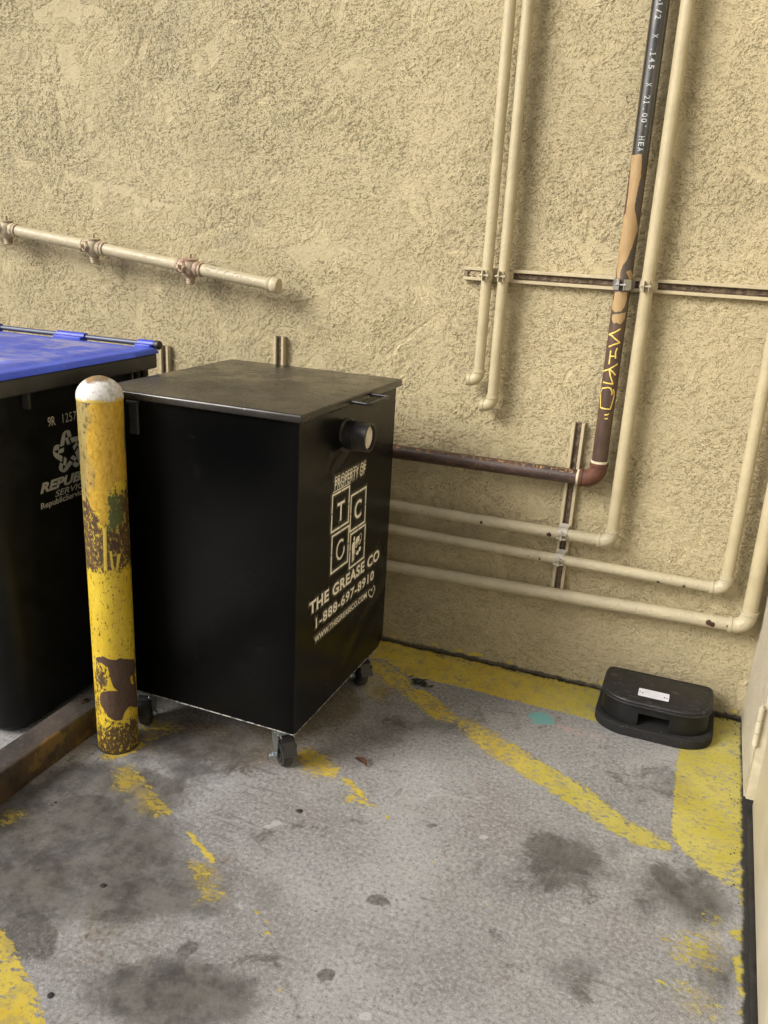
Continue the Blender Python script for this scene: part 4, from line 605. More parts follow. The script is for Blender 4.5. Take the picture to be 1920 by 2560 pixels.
def grease_bin():
    LP=[]; B_=[bmesh.new()]
    def flush(nm):
        obj(nm,B_[0],M_sten,gb,smooth=False); B_[0]=bmesh.new()
    def T(s,v0,v1,z0,z1,**k): LP.extend(text_bm(B_[0],s,v0,v1,z0,z1,side_pt,cut=.05,**k))
    T('PROPERTY OF',.210,.420,.7905,.8195,bold=-.004); 
    T('PROPERTY OF',.212,.422,.8010,.8290,bold=-.006); flush('stencilled_owner_line')
    def frame_(a,c,z0,z1,w_=.0062,gap=.0035):
        for (p,q,r_,s_) in ((a,c,z1-w_,z1),(a,c,z0,z0+w_),(a,a+w_,z0+w_,z1-w_),(c-w_,c,z0+w_,z1-w_)):
            hor=(q-p)>(s_-r_); mid=(p+q)/2 if hor else (r_+s_)/2
            for lo,hi in ((0,1),(1,2)):
                if hor: a0,a1=(p,mid-gap/2) if lo==0 else (mid+gap/2,q); b0,b1=r_,s_
                else: a0,a1=p,q; b0,b1=(r_,mid-gap/2) if lo==0 else (mid+gap/2,s_)
                n=5; 
                for k in range(n):
                    t0,t1=k/n,(k+1)/n
                    if hor: qd=[(a0+(a1-a0)*t0,b0),(a0+(a1-a0)*t1,b0),(a0+(a1-a0)*t1,b1),(a0+(a1-a0)*t0,b1)]
                    else: qd=[(a0,b0+(b1-b0)*t0),(a1,b0+(b1-b0)*t0),(a1,b0+(b1-b0)*t1),(a0,b0+(b1-b0)*t1)]
                    B_[0].faces.new([B_[0].verts.new(side_pt(*q_)) for q_ in qd]); LP.extend(qd)
    for q_ in ((.196,.312,.668,.782),(.203,.319,.542,.660),(.321,.435,.632,.748),(.328,.442,.513,.627)): frame_(*q_); flush('stencilled_square')
    # doubled upper edge where the stencil slipped
    for z0 in (.7855,):
        B_[0].faces.new([B_[0].verts.new(side_pt(*q)) for q in ((.200,z0),(.312,z0),(.312,z0+.003),(.200,z0+.003))]); flush('stencil_ghost_edge')
    T('T',.232,.280,.690,.747,bold=.01); flush('stencilled_letter'); T('C',.352,.402,.662,.718,bold=.012); 
    # G drawn as an open arc with a short upright
    flush('stencilled_letter'); cx,cz,rx,rz_=.2640,.6000,.0250,.0280
    pts=[(cx+rx*math.cos(a),cz+rz_*math.sin(a)) for a in [math.radians(50+k*15) for k in range(20)]]+[(cx+rx*.95,cz-.012),(cx+rx*.95,cz+.002)]
    stroke_bm(B_[0],pts,.0068,side_pt); LP.extend(pts); flush('stencilled_letter')
    T('THE GREASE CO',.078,.566,.4665,.5035,bold=.034,spacing=1.08); flush('company_name'); T('1-888-697-8910',.118,.528,.4115,.4425,bold=.020,spacing=1.12); flush('phone_number'); T('WWW.THEGREASECO.COM',.113,.474,.3675,.3860,bold=.018,spacing=1.06)
    flush('web_address'); hp=[(.5115,.3545),(.498,.362),(.4885,.372),(.4885,.3815),(.4965,.3865),(.5055,.3835),(.5115,.3765),(.5175,.3835),(.5265,.3865),(.5345,.3815),(.5345,.372),(.525,.362),(.5125,.3545)]
    for s in (hp[:5],hp[5:8],hp[8:]): stroke_bm(B_[0],s,.0038,side_pt)
    LP.extend(hp); flush('heart_outline')
    # pictogram: a worker beside a truck and drops
    def poly(pts): B_[0].faces.new([B_[0].verts.new(side_pt(*p)) for p in pts])
    ci=lambda x,z,r,r2=None:[(x+r*math.cos(t*math.pi/6),z+(r2 or r)*math.sin(t*math.pi/6)) for t in range(12)]
    poly(ci(.3585,.6030,.0062,.0072)); poly([(.3490,.593),(.3640,.5945),(.3665,.588),(.3655,.560),(.3640,.532),(.3585,.530),(.3580,.5555),(.3555,.5555),(.3540,.529),(.3485,.529),(.3475,.556),(.3440,.575),(.3440,.587)])
    poly([(.3690,.5935),(.3760,.6005),(.3900,.6030),(.3960,.598),(.3960,.5855),(.3690,.5780)]); 
    for s in ([(.399,.603),(.409,.605),(.413,.597),(.413,.585),(.399,.583),(.399,.603)],[(.369,.574),(.395,.5795),(.413,.5825)],[(.371,.573),(.373,.567),(.377,.573),(.381,.568),(.385,.575)],[(.395,.580),(.397,.572),(.405,.573),(.407,.582)]): stroke_bm(B_[0],s,.0022,side_pt)
    poly(ci(.388,.5480,.0095,.0072)); poly(ci(.4035,.5560,.0085,.0080)); stroke_bm(B_[0],[(.370,.560),(.378,.559),(.372,.551),(.380,.549)],.002,side_pt)
    flush('worker_pictogram')
    # body
    kd=kdtree.KDTree(len(LP)); [kd.insert((p[0],p[1],0),i) for i,p in enumerate(LP)]; kd.balance()
    r=.005; per=[]  # (x,y,nx,ny)
    def side(p,q,n,stp):
        L=math.dist(p,q); k=max(2,int(L/stp)); return [(p[0]+(q[0]-p[0])*i/k,p[1]+(q[1]-p[1])*i/k,*n) for i in range(k)]
    def arc(cx,cy,a0): return [(cx+r*math.cos(math.radians(a0+t)),cy+r*math.sin(math.radians(a0+t)),math.cos(math.radians(a0+t)),math.sin(math.radians(a0+t))) for t in (0,22.5,45,67.5)]
    per+=side((-BW+r,0),(-r,0),(0,-1),.012)+arc(-r,r,-90)+side((0,r),(0,BD-r),(1,0),.0046)+arc(-r,BD-r,0)+side((-r,BD),(-BW+r,BD),(0,1),.03)+arc(-BW+r,BD-r,90)+side((-BW,BD-r),(-BW,r),(-1,0),.03)+arc(-BW+r,r,180)
    nz=191; V=[];SP=[];ED=[]
    for (x,y,nx,ny) in per:
        z0=ZB+max(0,y-(BD-.036))*.85*(1 if x>-.03 else 0)
        for j in range(nz):
            z=z0+(ZT-z0)*j/(nz-1); d=0.;sp=0.
            if nx>.99:
                ew=min(1,y/.02,(BD-y)/.02,(z-z0)/.01+.2); d=float(dent(np.float64(y),np.float64(z)))*1.
                if .05<y<.6 and .33<z<.86: sp=max(0,1-kd.find((y,z,0))[2]/.011)**1.5
            if ny<-.99: d=.0018*math.sin(x*8)*math.sin(z*4)
            V.append((x+nx*d,y+ny*d,z)); SP.append(sp); ED.append(1.0 if (z-z0)<.0035 else 0)
    n=len(V); Fq=gridq(len(per),nz,wrap=True); body=mesh_np('body',V,Fq,M_bin,gb,attrs=dict(spray=SP,edge=ED))
    b=bmesh.new(); box(b,(-BW+.003,.003,ZB+.004),(-.003,BD-.03,ZB+.009)); obj('bottom_plate',b,M_black,body)
    # bare metal bead along the bottom edge
    g=G('worn_edge'); f=g.noise(60,5,.7); g.out(g.mix(g.step(f,.42,.55),(.03,.03,.03),(.34,.33,.30)),.5); b=bmesh.new()
    tube(b,[(-BW+.01,.0,ZB+.0005),(-.004,.0,ZB+.0005),(.0012,.004,ZB+.0005),(.0005,BD-.037,ZB+.0005)],.0016,6); obj('worn_bottom_edge',b,g.m,body)
    # lid: pressed sheet with turned-down lips
    ov=.0142; lt=.0235; g=G('lid_enamel'); n=g.noise(4,4,.6); f=g.noise(40,7,.78,.6); x,y,z=g.xyz()
    c=g.mix(g.step(n,.3,.7),(.014,.0125,.010),(.022,.019,.015)); c=g.mix(g.m_('MULTIPLY',g.step(f,.62,.70),.30),c,(.24,.22,.18)); c=g.mix(g.m_('MULTIPLY',g.step(g.noise(6,6,.7,stretch=(1,.3,1)),.5,.72),.16),c,(.18,.155,.12))
    v=g.voro(21); c=g.mix(g.m_('MULTIPLY',g.step(v,.06,.03),.4),c,(.4,.38,.34))
    g.out(c,g.step(g.noise(9,6,.7),.3,.7,.17,.36),g.bump(g.m_('ADD',g.m_('MULTIPLY',g.noise(2.8,2),6.),g.m_('MULTIPLY',g.noise(200,2),.12)),.35,.0012),spec=.6)
    b=bmesh.new(); box(b,(-BW-ov,-ov,ZT+.0005),(ov,BD+ov,ZT+lt),.0065,4)
    lid=obj('lid',b,g.m,gb)
    b=bmesh.new(); z=ZT+.0125; tube(b,fillet([(ov-.001,.270,z),(.0705,.268,z-.001),(.0690,.408,z-.001),(ov-.001,.406,z)],.012,6),.0048,12)
    for y_ in (.270,.406): bmesh.ops.create_uvsphere(b,u_segments=12,v_segments=8,radius=.0075,matrix=Matrix.Translation((ov,y_,z)))
    obj('handle',b,simple('handle_black',(.012,.012,.013),.30,0,.2,60,.4,250),lid)
    # hinge strap on the front, near the left end
    b=bmesh.new(); box(b,(-.508,-.0085,.925),(-.480,-.0005,1.012),.0012,1); cyl(b,(-.512,-.009,1.012),(-.476,-.009,1.012),.0060,12); cyl(b,(-.494,-.0085,.955),(-.494,-.013,.955),.006,6); obj('lid_latch',b,simple('latch_black',(.03,.03,.031),.45),gb)
    # pumping port
    b=bmesh.new(); c=Vector((0,.272,.937)); X=Vector((1,0,0)); R0=.0405
    rings(b,[(c-X*.004,R0,X),(c+X*.030,R0,X),(c+X*.0305,R0+.002,X),(c+X*.036,R0+.002,X),(c+X*.0365,R0,X),(c+X*.074,R0,X),(c+X*.0755,R0-.0015,X),(c+X*.0755,R0-.006,X),(c+X*.030,R0-.006,X)],False,48); port=obj('suction_port',b,simple('port_black',(.010,.010,.0105),.36,0,.3,40,.4,250,dirt=(.12,.10,.07),dirtamt=.25),gb)
    b=bmesh.new(); rings(b,[(c-X*.003,R0+.007,X),(c+X*.004,R0+.0055,X),(c+X*.0065,R0,X)],False,40); obj('weld_bead',b,M_rubber,port)
    b=bmesh.new(); cyl(b,c+X*.060,c+X*.066,R0-.0075,40); lathe(b,c+X*.066,X,[(.033,0),(.031,.0015),(.001,.002)],40); obj('plug_disc',b,simple('dull_metal_disc',(.62,.58,.48),.55,.0,.3,60,.4,200),port)
grease_bin()
def make_caster():
    """caster built in world-aligned axes round its swivel axis; wheel axle along (-.68,-.73)"""
    ax=Vector((-.68,-.73,0)).normalized(); fw=Vector((.73,-.68,0)).normalized(); up=Vector((0,0,1)); WR=.0375; wc=Vector((0,0,WR))+fw*.012
    t=bpy.data.objects.new('caster',None); COL.objects.link(t); t.empty_display_size=.02
    b=bmesh.new(); lathe(b,wc-ax*.0165,ax,[(.010,0),(.030,.0),(.0335,.001),(.0365,.004),(WR,.008),(WR,.025),(.0365,.029),(.0335,.032),(.030,.033),(.026,.031),(.012,.031),(.010,.036)],40)
    wheel=obj('wheel',b,M_rubber,t)
    b=bmesh.new(); lathe(b,wc+ax*.0135,ax,[(.0265,0),(.0265,.0042),(.0235,.0045),(.0225,.0030),(.012,.0030),(.0115,.0060),(.001,.0062)],32); obj('hub',b,M_black,wheel)
    M=Matrix((fw,ax,up)).transposed().to_4x4()
    b=bmesh.new(); box(b,(-.046,-.040,.1285),(.046,.040,.1325),.001,1,M=M); lathe(b,(0,0,.106),up,[(.026,0),(.030,.004),(.030,.012),(.024,.016),(.024,.023)],28)
    for sg in (-1,1):   # fork cheeks, tapered down to the axle
        pr=[(-.030,.108),(.026,.108),(.030,.090),(.022,.030),(.012,.024),(.002,.030),(-.026,.078)]
        y0=sg*.0225; y1=sg*.0250
        A=[b.verts.new(M@Vector((x,y0,z))) for x,z in pr]; B=[b.verts.new(M@Vector((x,y1,z))) for x,z in pr]
        b.faces.new(A); b.faces.new(B[::-1])
        for i in range(len(pr)): b.faces.new((A[i],A[(i+1)%7],B[(i+1)%7],B[i]))
    box(b,(-.030,-.025,.104),(.028,.025,.1085),.001,1,M=M)
    obj('fork',b,M_zinc,t)
    b=bmesh.new(); lathe(b,wc+ax*.0250,ax,[(.0095,0),(.0095,.002)],16); lathe(b,wc+ax*.027,ax,[(.0082,0),(.0082,.007),(.007,.008)],6); lathe(b,wc+ax*.035,ax,[(.0042,0),(.0042,.007),(.003,.009)],12); lathe(b,wc-ax*.0255,-ax,[(.008,0),(.008,.006)],6); obj('axle_nut',b,M_nut,t)
    b=bmesh.new()  # brake pedal over the wheel, a bent plate with a hole
    pr=[(.012,.098),(.030,.101),(.046,.092),(.066,.066),(.071,.058)]
    for i in range(len(pr)-1):
        (x0,z0),(x1,z1)=pr[i],pr[i+1]; d=Vector((x1-x0,z1-z0)).normalized(); nx,nz=-d.y*.0025,d.x*.0025; wA=.0205
        q=[(x0,z0),(x1,z1),(x1+nx,z1+nz),(x0+nx,z0+nz)]
        A=[b.verts.new(M@Vector((x,-wA,z))) for x,z in q]; B=[b.verts.new(M@Vector((x,wA,z))) for x,z in q]
        b.faces.new(A); b.faces.new(B[::-1])
        for k in range(4): b.faces.new((A[k],A[(k+1)%4],B[(k+1)%4],B[k]))
    for sg in (-1,1): box(b,(.016,sg*.0205-.001,.070),(.060,sg*.0205+.001,.088),0,M=M)
    obj('brake_pedal',b,simple('pedal_plastic',(.016,.015,.015),.5,0,.2,60,.4,250),t)
    b=bmesh.new()
    for sg in (-1,1): tube(b,[M@Vector((.034+.007*math.cos(a),sg*.0185,.104+.006*math.sin(a))) for a in [k*.6 for k in range(8)]],.0014,6)
    obj('release_spring',b,M_galv,t); return t
ca=make_caster(); ca.parent=gb; ca.location=(-.062,.052,0); ca.rotation_euler=(0,0,0)
for lx,ly,rz in ((-.055,BD-.075,.05),(-BW+.062,.052,-.5),(-BW+.062,BD-.07,.4)):
    c2=ca.copy(); COL.objects.link(c2); c2.parent=gb; c2.location=(lx,ly,0); c2.rotation_euler=(0,0,rz)
    for ch in list(ca.children):
        k=ch.copy(); COL.objects.link(k); k.parent=c2
        for gch in list(ch.children):
            q=gch.copy(); COL.objects.link(q); q.parent=k
# ---------------------------------------------------------------- blue-lidded cart
ct=thing('recycling_cart',(-1.74,-.80,0),'black plastic wheeled cart with a faded blue lid, cut by the left edge','wheeled bin')
M_cart=simple('cart_plastic',(.006,.0065,.007),.50,0,.25,12,.35,600,spec=.25,dirt=(.03,.03,.028),dirtamt=.2)
def cart():
    def rr(x0,x1,y0,y1,r,z,n=8):
        out=[]
        for cx,cy,a0 in ((x1-r,y0+r,-90),(x1-r,y1-r,0),(x0+r,y1-r,90),(x0+r,y0+r,180)):
            for k in range(n+1): a=math.radians(a0+90*k/n); out.append(Vector((cx+r*math.cos(a),cy+r*math.sin(a),z)))
        return out
    b=bmesh.new(); L=[rr(-2.31,-1.748,-1.10,-.58,.07,.012),rr(-2.325,-1.735,-1.118,-.56,.085,.03),rr(-2.335,-1.727,-1.13,-.54,.085,.30),rr(-2.36,-1.7165,-1.165,-.50,.080,.62),rr(-2.38,-1.7165,-1.19,-.475,.075,1.0),rr(-2.385,-1.712,-1.20,-.47,.07,1.03)]
    P=None
    for ring in L:
        vs=[b.verts.new(p) for p in ring]
        if P:
            for k in range(len(vs)): b.faces.new((P[k],P[(k+1)%len(vs)],vs[(k+1)%len(vs)],vs[k]))
        else: b.faces.new(vs[::-1])
        P=vs
    b.faces.new(P)
    body=wobj('body',b,M_cart,ct)
    b=bmesh.new(); box(b,(-2.42,-1.24,1.0190),(-1.6800,-.4486,1.0665),.006,3); 
    for y_ in (-1.0,-.75): box(b,(-1.7120,y_-.004,.975),(-1.690,y_+.004,1.0195))
    wobj('rim',b,simple('rim_plastic',(.030,.030,.030),.48,0,.25,14,.4,500,dirt=(.10,.095,.085),dirtamt=.3),ct)
    b=bmesh.new(); box(b,(-1.712,-.535,.965),(-1.697,-.515,1.0188),.003); box(b,(-1.712,-.500,.975),(-1.70,-.47,1.0188),.002); wobj('handle_bracket',b,M_cart,ct)
    g=G('blue_lid'); x,y,z=g.xyz(); n=g.noise(5,5,.65,.4); f=g.noise(22,6,.75,stretch=(.4,1,1))
    c=g.mix(g.step(n,.3,.7),(.022,.065,.50),(.035,.095,.62)); dz=g.m_('MULTIPLY',g.step(g.m_('ADD',g.m_('MULTIPLY',n,.6),g.m_('MULTIPLY',f,.5)),.50,.66),g.attr('flat'))
    c=g.mix(g.m_('MULTIPLY',dz,.72),c,(.36,.33,.36)); c=g.mix(g.m_('MULTIPLY',g.step(g.noise(70,6,.8),.60,.70),.35),c,(.5,.48,.5))
    g.out(c,g.m_('ADD',.36,g.m_('MULTIPLY',dz,.25)),g.bump(g.noise(90,3),.3,.0007),spec=.5)
    # lid as a height field: raised rim, sunken panel with a rib
    xs=axis((-2.44,-1.672,.008)); ys=axis((-1.26,-.452,.008)); XX,YY=np.meshgrid(xs,ys,indexing='ij')
    ex=np.minimum(XX-xs[0],xs[-1]-XX); ey=np.minimum(YY-ys[0],ys[-1]-YY)
    def sm(a,lo,hi): t=np.clip((a-lo)/(hi-lo),0,1); return t*t*(3-2*t)
    e=np.minimum(ex,ey); H=1.0672+.016*sm(e,-.001,.012)+.006*sm(e,.045,.075)
    H-=.012*sm(e,.10,.125)*sm(-YY-.95,-.0,.03); H+=.0*XX
    H+= .004*sm(.18-np.abs(XX+2.05),0,.05)*sm(e,.13,.16)
    cut=sm(XX+YY*-.0+1.70,0,.03)*sm(YY+.56,0,.05); H+=.006*cut
    V=np.stack([XX,YY,H],-1).reshape(-1,3)-np.array([-1.74,-.80,0]); flat=(sm(e,.03,.10)).ravel(); nv=len(V)
    # skirt
    nx_,ny_=len(xs),len(ys); bd=[i*ny_ for i in range(nx_)]+[(nx_-1)*ny_+j for j in range(1,ny_)]+[i*ny_+ny_-1 for i in range(nx_-2,-1,-1)]+[j for j in range(ny_-2,0,-1)]
    V=np.vstack([V,[(V[i][0],V[i][1],1.0675) for i in bd]]); nb=len(bd); sk=[(bd[k],nv+k,nv+(k+1)%nb,bd[(k+1)%nb]) for k in range(nb)]
    lid=mesh_np('lid',V,np.vstack([gridq(nx_,ny_),sk]),g.m,ct,attrs=dict(flat=np.concatenate([flat,np.zeros(nb)])))
    # hinge: metal rod in sleeves along the wall side
    b=bmesh.new(); cyl(b,(-2.44,-.432,1.090),(-1.694,-.432,1.090),.0085,20); wobj('hinge_rod',b,simple('hinge_rod_steel',(.07,.08,.12),.42,.4,.2,50,.2),lid)
    b=bmesh.new()
    for x0,x1 in ((-2.44,-2.34),(-2.09,-1.975),(-1.76,-1.699)):
        cyl(b,(x0,-.432,1.090),(x1,-.432,1.090),.0135,20); box(b,(x0,-.462,1.070),(x1,-.440,1.092),.004,2)
    wobj('hinge_sleeve',b,simple('blue_sleeve',(.032,.06,.45),.4,0,.1,20),lid)
    b=bmesh.new(); lathe(b,(-1.6995,-.432,1.090),(1,0,0),[(.0135,0),(.0145,.002),(.0145,.017),(.011,.021),(.001,.0215)],24); wobj('rod_end_cap',b,M_black,lid)
    # lettering on the side
    ob_=Vector((-1.74,-.80,0)); f=lambda y,z:Vector((-1.7150,y,z))-ob_
    mt=simple('cart_print',(.55,.54,.48),.6,0,.12,60); mt2=simple('cart_serial',(.66,.60,.52),.6,0,.12,60)
    b=bmesh.new()
    text_bm(b,'REPUBLIC',-.9615,-.708,.7225,.7525,f,bold=.045,shear=.28,spacing=1.02); text_bm(b,'SERVICES',-.905,-.745,.6985,.7165,f,bold=.012,shear=.28,spacing=1.0); text_bm(b,'RepublicServices.com',-.9625,-.712,.6775,.6950,f,bold=.018,spacing=1.0)
    wobj_l=obj('side_lettering',b,mt,body,smooth=False)
    b=bmesh.new(); text_bm(b,'9R',-.912,-.8835,.9075,.9335,f,bold=.006); text_bm(b,'12577',-.8535,-.782,.9075,.9335,f,bold=-.004,spacing=1.15); obj('serial_number',b,mt2,body,smooth=False)
    b=bmesh.new(); c=Vector(D['star']['c']); 
    for k in range(5):
        a=math.radians(72*k); ca_,sa=math.cos(a),math.sin(a)
        for poly in D['star']['arm']:
            b.faces.new([b.verts.new(f(c.x+(p[0]-c.x)*ca_-(p[1]-c.y)*sa,c.y+(p[0]-c.x)*sa+(p[1]-c.y)*ca_)) for p in poly])
    obj('star_emblem',b,mt,body,smooth=False)
    b=bmesh.new()
    for x0 in (-2.30,-1.80): cyl(b,(x0,-.50,.10),(x0+.055,-.50,.10),.10,32)
    wobj('wheel',b,M_rubber,ct)
cart()
# ---------------------------------------------------------------- bait station
bs=thing('bait_station',(-.01,-.16,0),'low black plastic rodent bait box with a white sticker, on a rubbery slab','bait box')
def dshape(x0,x1,yb,yf,rf,rb,bow=0.,n=12):
    out=[]
    for cx,cy,a0,r,sc in ((x1-rb,yb-rb,0,rb,1),(x0+rb,yb-rb,90,rb,1)):
        for k in range(5): a=math.radians(a0+90*k/4); out.append((cx+r*math.cos(a),cy+r*math.sin(a)))
    for cx,a0 in ((x0+rf,180),(x1-rf,270)):
        for k in range(n+1): a=math.radians(a0+90*k/n); out.append((cx+rf*math.cos(a),yf+rf*.82+rf*.82*math.sin(a)-bow*(1-abs(cx-(x0+x1)/2)/((x1-x0)/2))))
    return out
def bait():
    fl=lambda L:(lambda bm:None)
    def loft(lv,mat,name,par,ang=35):
        b=bmesh.new(); P=None
        for pts,z in lv:
            vs=[b.verts.new((x,y,z)) for x,y in pts]
            if P:
                for k in range(len(vs)): b.faces.new((P[k],P[(k+1)%len(vs)],vs[(k+1)%len(vs)],vs[k]))
            else: b.faces.new(vs[::-1])
            P=vs
        b.faces.new(P); return wobj(name,b,mat,par,ang=ang)
    g=G('crumbly_slab'); f=g.noise(260,4,.8); c=g.mix(g.step(f,.4,.6),(.005,.005,.005),(.016,.0155,.015)); v=g.voro(160); c=g.mix(g.m_('MULTIPLY',g.step(v,.16,.10),g.step(g.noise(30,3),.55,.62)),c,(.35,.33,.30)); ms=g.out(c,.85,g.bump(f,1.,.002))
    loft([(dshape(-.192,.168,-.035,-.262,.105,.02,.010),.0),(dshape(-.194,.170,-.033,-.264,.105,.02,.010),.006),(dshape(-.194,.170,-.033,-.264,.105,.02,.010),.030),(dshape(-.190,.166,-.037,-.260,.102,.02,.010),.034)],ms,'base_slab',bs)
    mp=simple('bait_box_plastic',(.007,.007,.0075),.42,0,.25,20,.4,420,spec=.35)
    # hollow-looking body: shell with a notch in the front for the way in
    b=bmesh.new(); lo,hi=.0345,.100; A=dshape(-.180,.152,-.045,-.246,.100,.02,.008,n=16); B=dshape(-.176,.148,-.048,-.243,.098,.02,.008,n=16)
    pts=[]; n=len(A)
    i0=10+16  # last vertex of the left front corner
    def at(L,x,j0,j1):
        t=(x-L[j0][0])/(L[j1][0]-L[j0][0]); return (x,L[j0][1]+(L[j1][1]-L[j0][1])*t)
    nx0,nx1=-.058,.036
    Aa=A[:i0+1]+[at(A,nx0,i0,i0+1),at(A,nx1,i0,i0+1)]+A[i0+1:]; Bb=B[:i0+1]+[at(B,nx0,i0,i0+1),at(B,nx1,i0,i0+1)]+B[i0+1:]
    N=len(Aa); zm=.078; rows=[[b.verts.new((x,y,z)) for x,y in L] for L,z in ((Aa,lo),([(a[0]*.5+c_[0]*.5,a[1]*.5+c_[1]*.5) for a,c_ in zip(Aa,Bb)],zm),(Bb,hi))]
    for r_ in range(2):
        for k in range(N):
            if r_==0 and k==i0+1: continue
            b.faces.new((rows[r_][k],rows[r_][(k+1)%N],rows[r_+1][(k+1)%N],rows[r_+1][k]))
    b.faces.new(rows[2])
    # inner walls of the notch
    k=i0+1; f0,f1=rows[0][k].co,rows[0][k+1].co; t0,t1=rows[1][k].co,rows[1][k+1].co; dp=Vector((0,.10,0))
    Q=[f0,f1,t1,t0]; vv=[b.verts.new(p) for p in Q]; ww=[b.verts.new(p+dp) for p in Q]
    for a_,c_ in ((0,3),(3,2),(2,1)): b.faces.new((vv[a_],vv[c_],ww[c_],ww[a_]))
    b.faces.new(ww)
    body=wobj('box_body',b,mp,bs)
    # lid with double lip
    g=G('bait_lid'); n_=g.noise(8,5,.65); f=g.noise(60,6,.78,stretch=(.5,1,1)); c=g.mix(g.step(n_,.3,.7),(.009,.009,.0105),(.016,.016,.018)); c=g.mix(g.m_('MULTIPLY',g.step(f,.54,.68),.45),c,(.16,.16,.165)); v=g.voro(28); c=g.mix(g.m_('MULTIPLY',g.step(v,.09,.05),.3),c,(.3,.3,.3))
    ml=g.out(c,.50,g.bump(f,.3,.0006))
    d=lambda o_:dshape(-.178-o_,.150+o_,-.046+o_,-.246-o_,.100+o_,.02+max(o_,-.01),.008)
    lid=loft([(d(.0),.1005),(d(.006),.1015),(d(.0068),.1060),(d(.0045),.1085),(d(.0030),.1088),(d(.0038),.1100),(d(.0036),.1150),(d(.0005),.1180),(d(-.003),.1185),(d(-.006),.1172),(d(-.008),.1172),(d(-.010),.1182)],ml,'lid',bs,ang=50)
    b=bmesh.new(); L=[(-.065,-.163),(.028,-.163),(.028,-.217),(-.065,-.217)]
    def rq(x0,x1,y0,y1,r):
        o_=[]
        for cx,cy,a0 in ((x1-r,y0+r,-90),(x1-r,y1-r,0),(x0+r,y1-r,90),(x0+r,y0+r,180)):
            for k in range(4): a=math.radians(a0+30*k); o_.append((cx+r*math.cos(a),cy+r*math.sin(a)))
        return o_
    prism(b,rq(-.070,.024,-.208,-.158,.003),.1184,.1188); st=wobj('sticker',b,simple('sticker_white',(.72,.73,.80),.35,0,.04,20,.05),lid)
    b=bmesh.new(); f=lambda x,y:Vector((x,y,.11905))
    for xa,xb,y in ((-.052,-.010,-.172),(-.052,-.036,-.178),(-.030,.006,-.1765),(-.054,-.03,-.191),(-.026,0,-.190),(-.04,-.012,-.197),(-.004,.010,-.196)): stroke_bm(b,[(xa,y),((xa+xb)/2,y-.0004),(xb,y)],.0011,f)
    wobj('sticker_print',b,simple('faint_ink',(.45,.46,.55),.6),st,smooth=False)
    b=bmesh.new(); stroke_bm(b,[(-.0655,-.178),(-.0652,-.183)],.003,f); stroke_bm(b,[(-.0560,-.183),(-.0570,-.188),(-.0585,-.190)],.0036,f); stroke_bm(b,[(.009,-.184),(.0105,-.188),(.0135,-.1875),(.018,-.1885),(.021,-.193)],.0024,f); stroke_bm(b,[(.0095,-.183),(.0100,-.192)],.0026,f); wobj('sticker_marks',b,simple('ink',(.05,.05,.07),.6),st,smooth=False)
    b=bmesh.new(); stroke_bm(b,[(-.030,-.2235),(-.012,-.2245)],.005,f); stroke_bm(b,[(-.008,-.2248),(.006,-.2250)],.005,f); wobj('key_slot',b,simple('slot_black',(.003,.003,.003),.8),lid,smooth=False)
    b=bmesh.new()
    for cx,cy in ((-.040,-.2225),(.017,-.2255)): tube(b,[(cx+.0055*math.cos(a),cy+.0045*math.sin(a),.1187) for a in [k*math.pi/8 for k in range(17)]],.0006,5)
    wobj('key_ring_mark',b,ml,lid)
bait()
# ---------------------------------------------------------------- litter
def leafmesh(name,loc,label,cat,col,L,W,rz,curl=.012,seed=1):
    r=random.Random(seed); b=bmesh.new(); n=10; rows=[]
    for i in range(n+1):
        t=i/n; w_=W*(math.sin(math.pi*min(1,t*1.02))**.7)*(1+.25*r.uniform(-1,1)); zc=.003+curl*math.sin(t*3.1)*.6+.002*r.random()
        rows.append([b.verts.new((L*(t-.5),w_*s,zc+curl*.55*abs(s)*(1+.4*r.random()))) for s in (-1,-.5,0,.5,1)])
    for i in range(n):
        for j in range(4): b.faces.new((rows[i][j],rows[i+1][j],rows[i+1][j+1],rows[i][j+1]))
    ext=bmesh.ops.solidify(b,geom=list(b.faces),thickness=.0006)
    o=obj(name,b,simple(name+'_'+str(seed),col,.8,0,.35,90,.6,200)); o.location=loc; o.rotation_euler=(0,0,rz); return tag(o,label,cat)
lx=D['misc']['leaf']; leafmesh('dry_leaf',(lx[0],lx[1],.0),'curled reddish brown dry leaf lying on the concrete right of the grease bin','leaf',(.17,.075,.045),.052,.010,-.45,.010,3)
cl=D['misc']['clump']
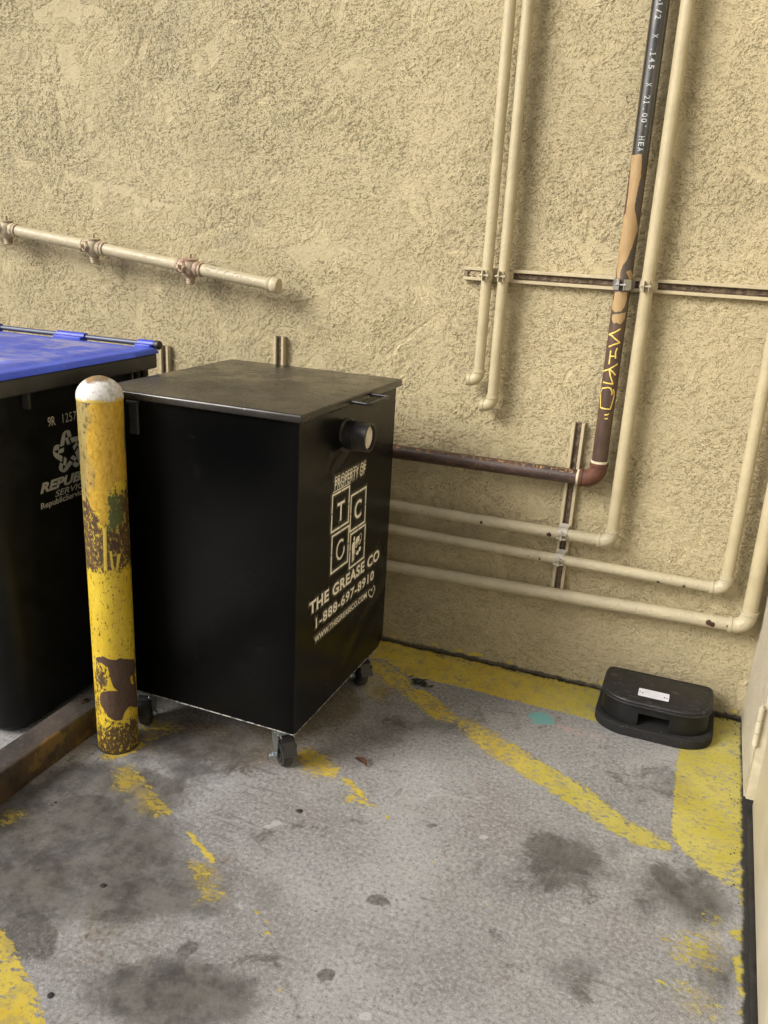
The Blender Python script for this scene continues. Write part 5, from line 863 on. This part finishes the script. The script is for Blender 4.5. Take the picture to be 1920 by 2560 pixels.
def clump():
    r=random.Random(5); b=bmesh.new()
    for k in range(34):
        a=r.uniform(0,6.28); t=r.gauss(0,1); p=Vector((t*.017,r.gauss(0,.006),.004+r.random()*.012)); d=Vector((math.cos(a),math.sin(a)*.7,r.uniform(-.3,.5))).normalized()*r.uniform(.008,.02); s=d.cross(Vector((0,0,1))).normalized()*r.uniform(.002,.005); u=Vector((0,0,.003))
        q=[b.verts.new(p-d),b.verts.new(p-s+u),b.verts.new(p+d),b.verts.new(p+s+u*.5)]
        b.faces.new(q)
    bmesh.ops.solidify(b,geom=list(b.faces),thickness=.0005)
    o=obj('leaf_clump',b,simple('wilted_leaf',(.050,.058,.028),.8,0,.5,120),smooth=False); o.location=(cl[0],cl[1],0); o.rotation_euler=(0,0,-.15); tag(o,'small clump of wilted dark green leaves on the yellow stripe','leaf clump')
clump()
labs=['black chip of debris in front of the caster','dark angular chip on the stained concrete at lower left','small dark pebble near the yellow band at bottom left']
for k,(p,lb) in enumerate(zip(D['misc']['chip'],labs)):
    r=random.Random(k+11); b=bmesh.new(); bmesh.ops.create_icosphere(b,subdivisions=2,radius=.0065)
    for v in b.verts: v.co=Vector((v.co.x*(1.0+.3*r.random()),v.co.y*.8*(1+.4*r.random()),max(v.co.z*.4,-.0015)))
    o=obj('debris_chip',b,simple('chip_'+'abc'[k],(.022,.020,.020),.8),smooth=False); o.location=(p[0],p[1],.0015); o.rotation_euler=(0,0,r.random()*3); tag(o,lb,'debris','dark chips on the concrete')
tw=D['misc']['twig']; b=bmesh.new(); r=random.Random(2)
for k in range(9):
    a=r.uniform(-.5,.7); p=Vector((r.gauss(0,.014),r.gauss(0,.012),.002+.002*k/3)); d=Vector((math.cos(a),math.sin(a),0))*r.uniform(.008,.022); tube(b,[p-d,p+Vector((0,0,.002)),p+d],.0009,5)
o=obj('twigs',b,simple('dry_twig',(.32,.25,.18),.8)); o.location=(tw[0],tw[1],0); tag(o,'few pale dry twigs between the rusty curb and bollard','twigs')

b=bmesh.new(); r=random.Random(9)
for k in range(170):
    if k<110: p=(r.uniform(-.8,.24),-.012-abs(r.gauss(0,.018)))
    elif k<140: p=(.25-abs(r.gauss(0,.012)),r.uniform(-.9,-.02))
    else: p=(-1.50+abs(r.gauss(0,.06)),r.uniform(-1.5,-.9))
    q=r.uniform(.0012,.0038); M=Matrix.Translation((p[0],p[1],q*.4))@Matrix.Rotation(r.random()*6,4,'Z')@Matrix.Diagonal((1,r.uniform(.4,1),.55,1))
    bmesh.ops.create_icosphere(b,subdivisions=1,radius=q,matrix=M)
g=G('grit'); oi=g.voro(60,out='Color'); c=g.mix(g.step(g.noise(45,2),.42,.6),(.045,.032,.022),(.20,.16,.11)); g.out(c,.9)
tag(obj('grit',b,g.m,smooth=False),'loose grit and crumbs along the foot of the walls','grit',kind='stuff')
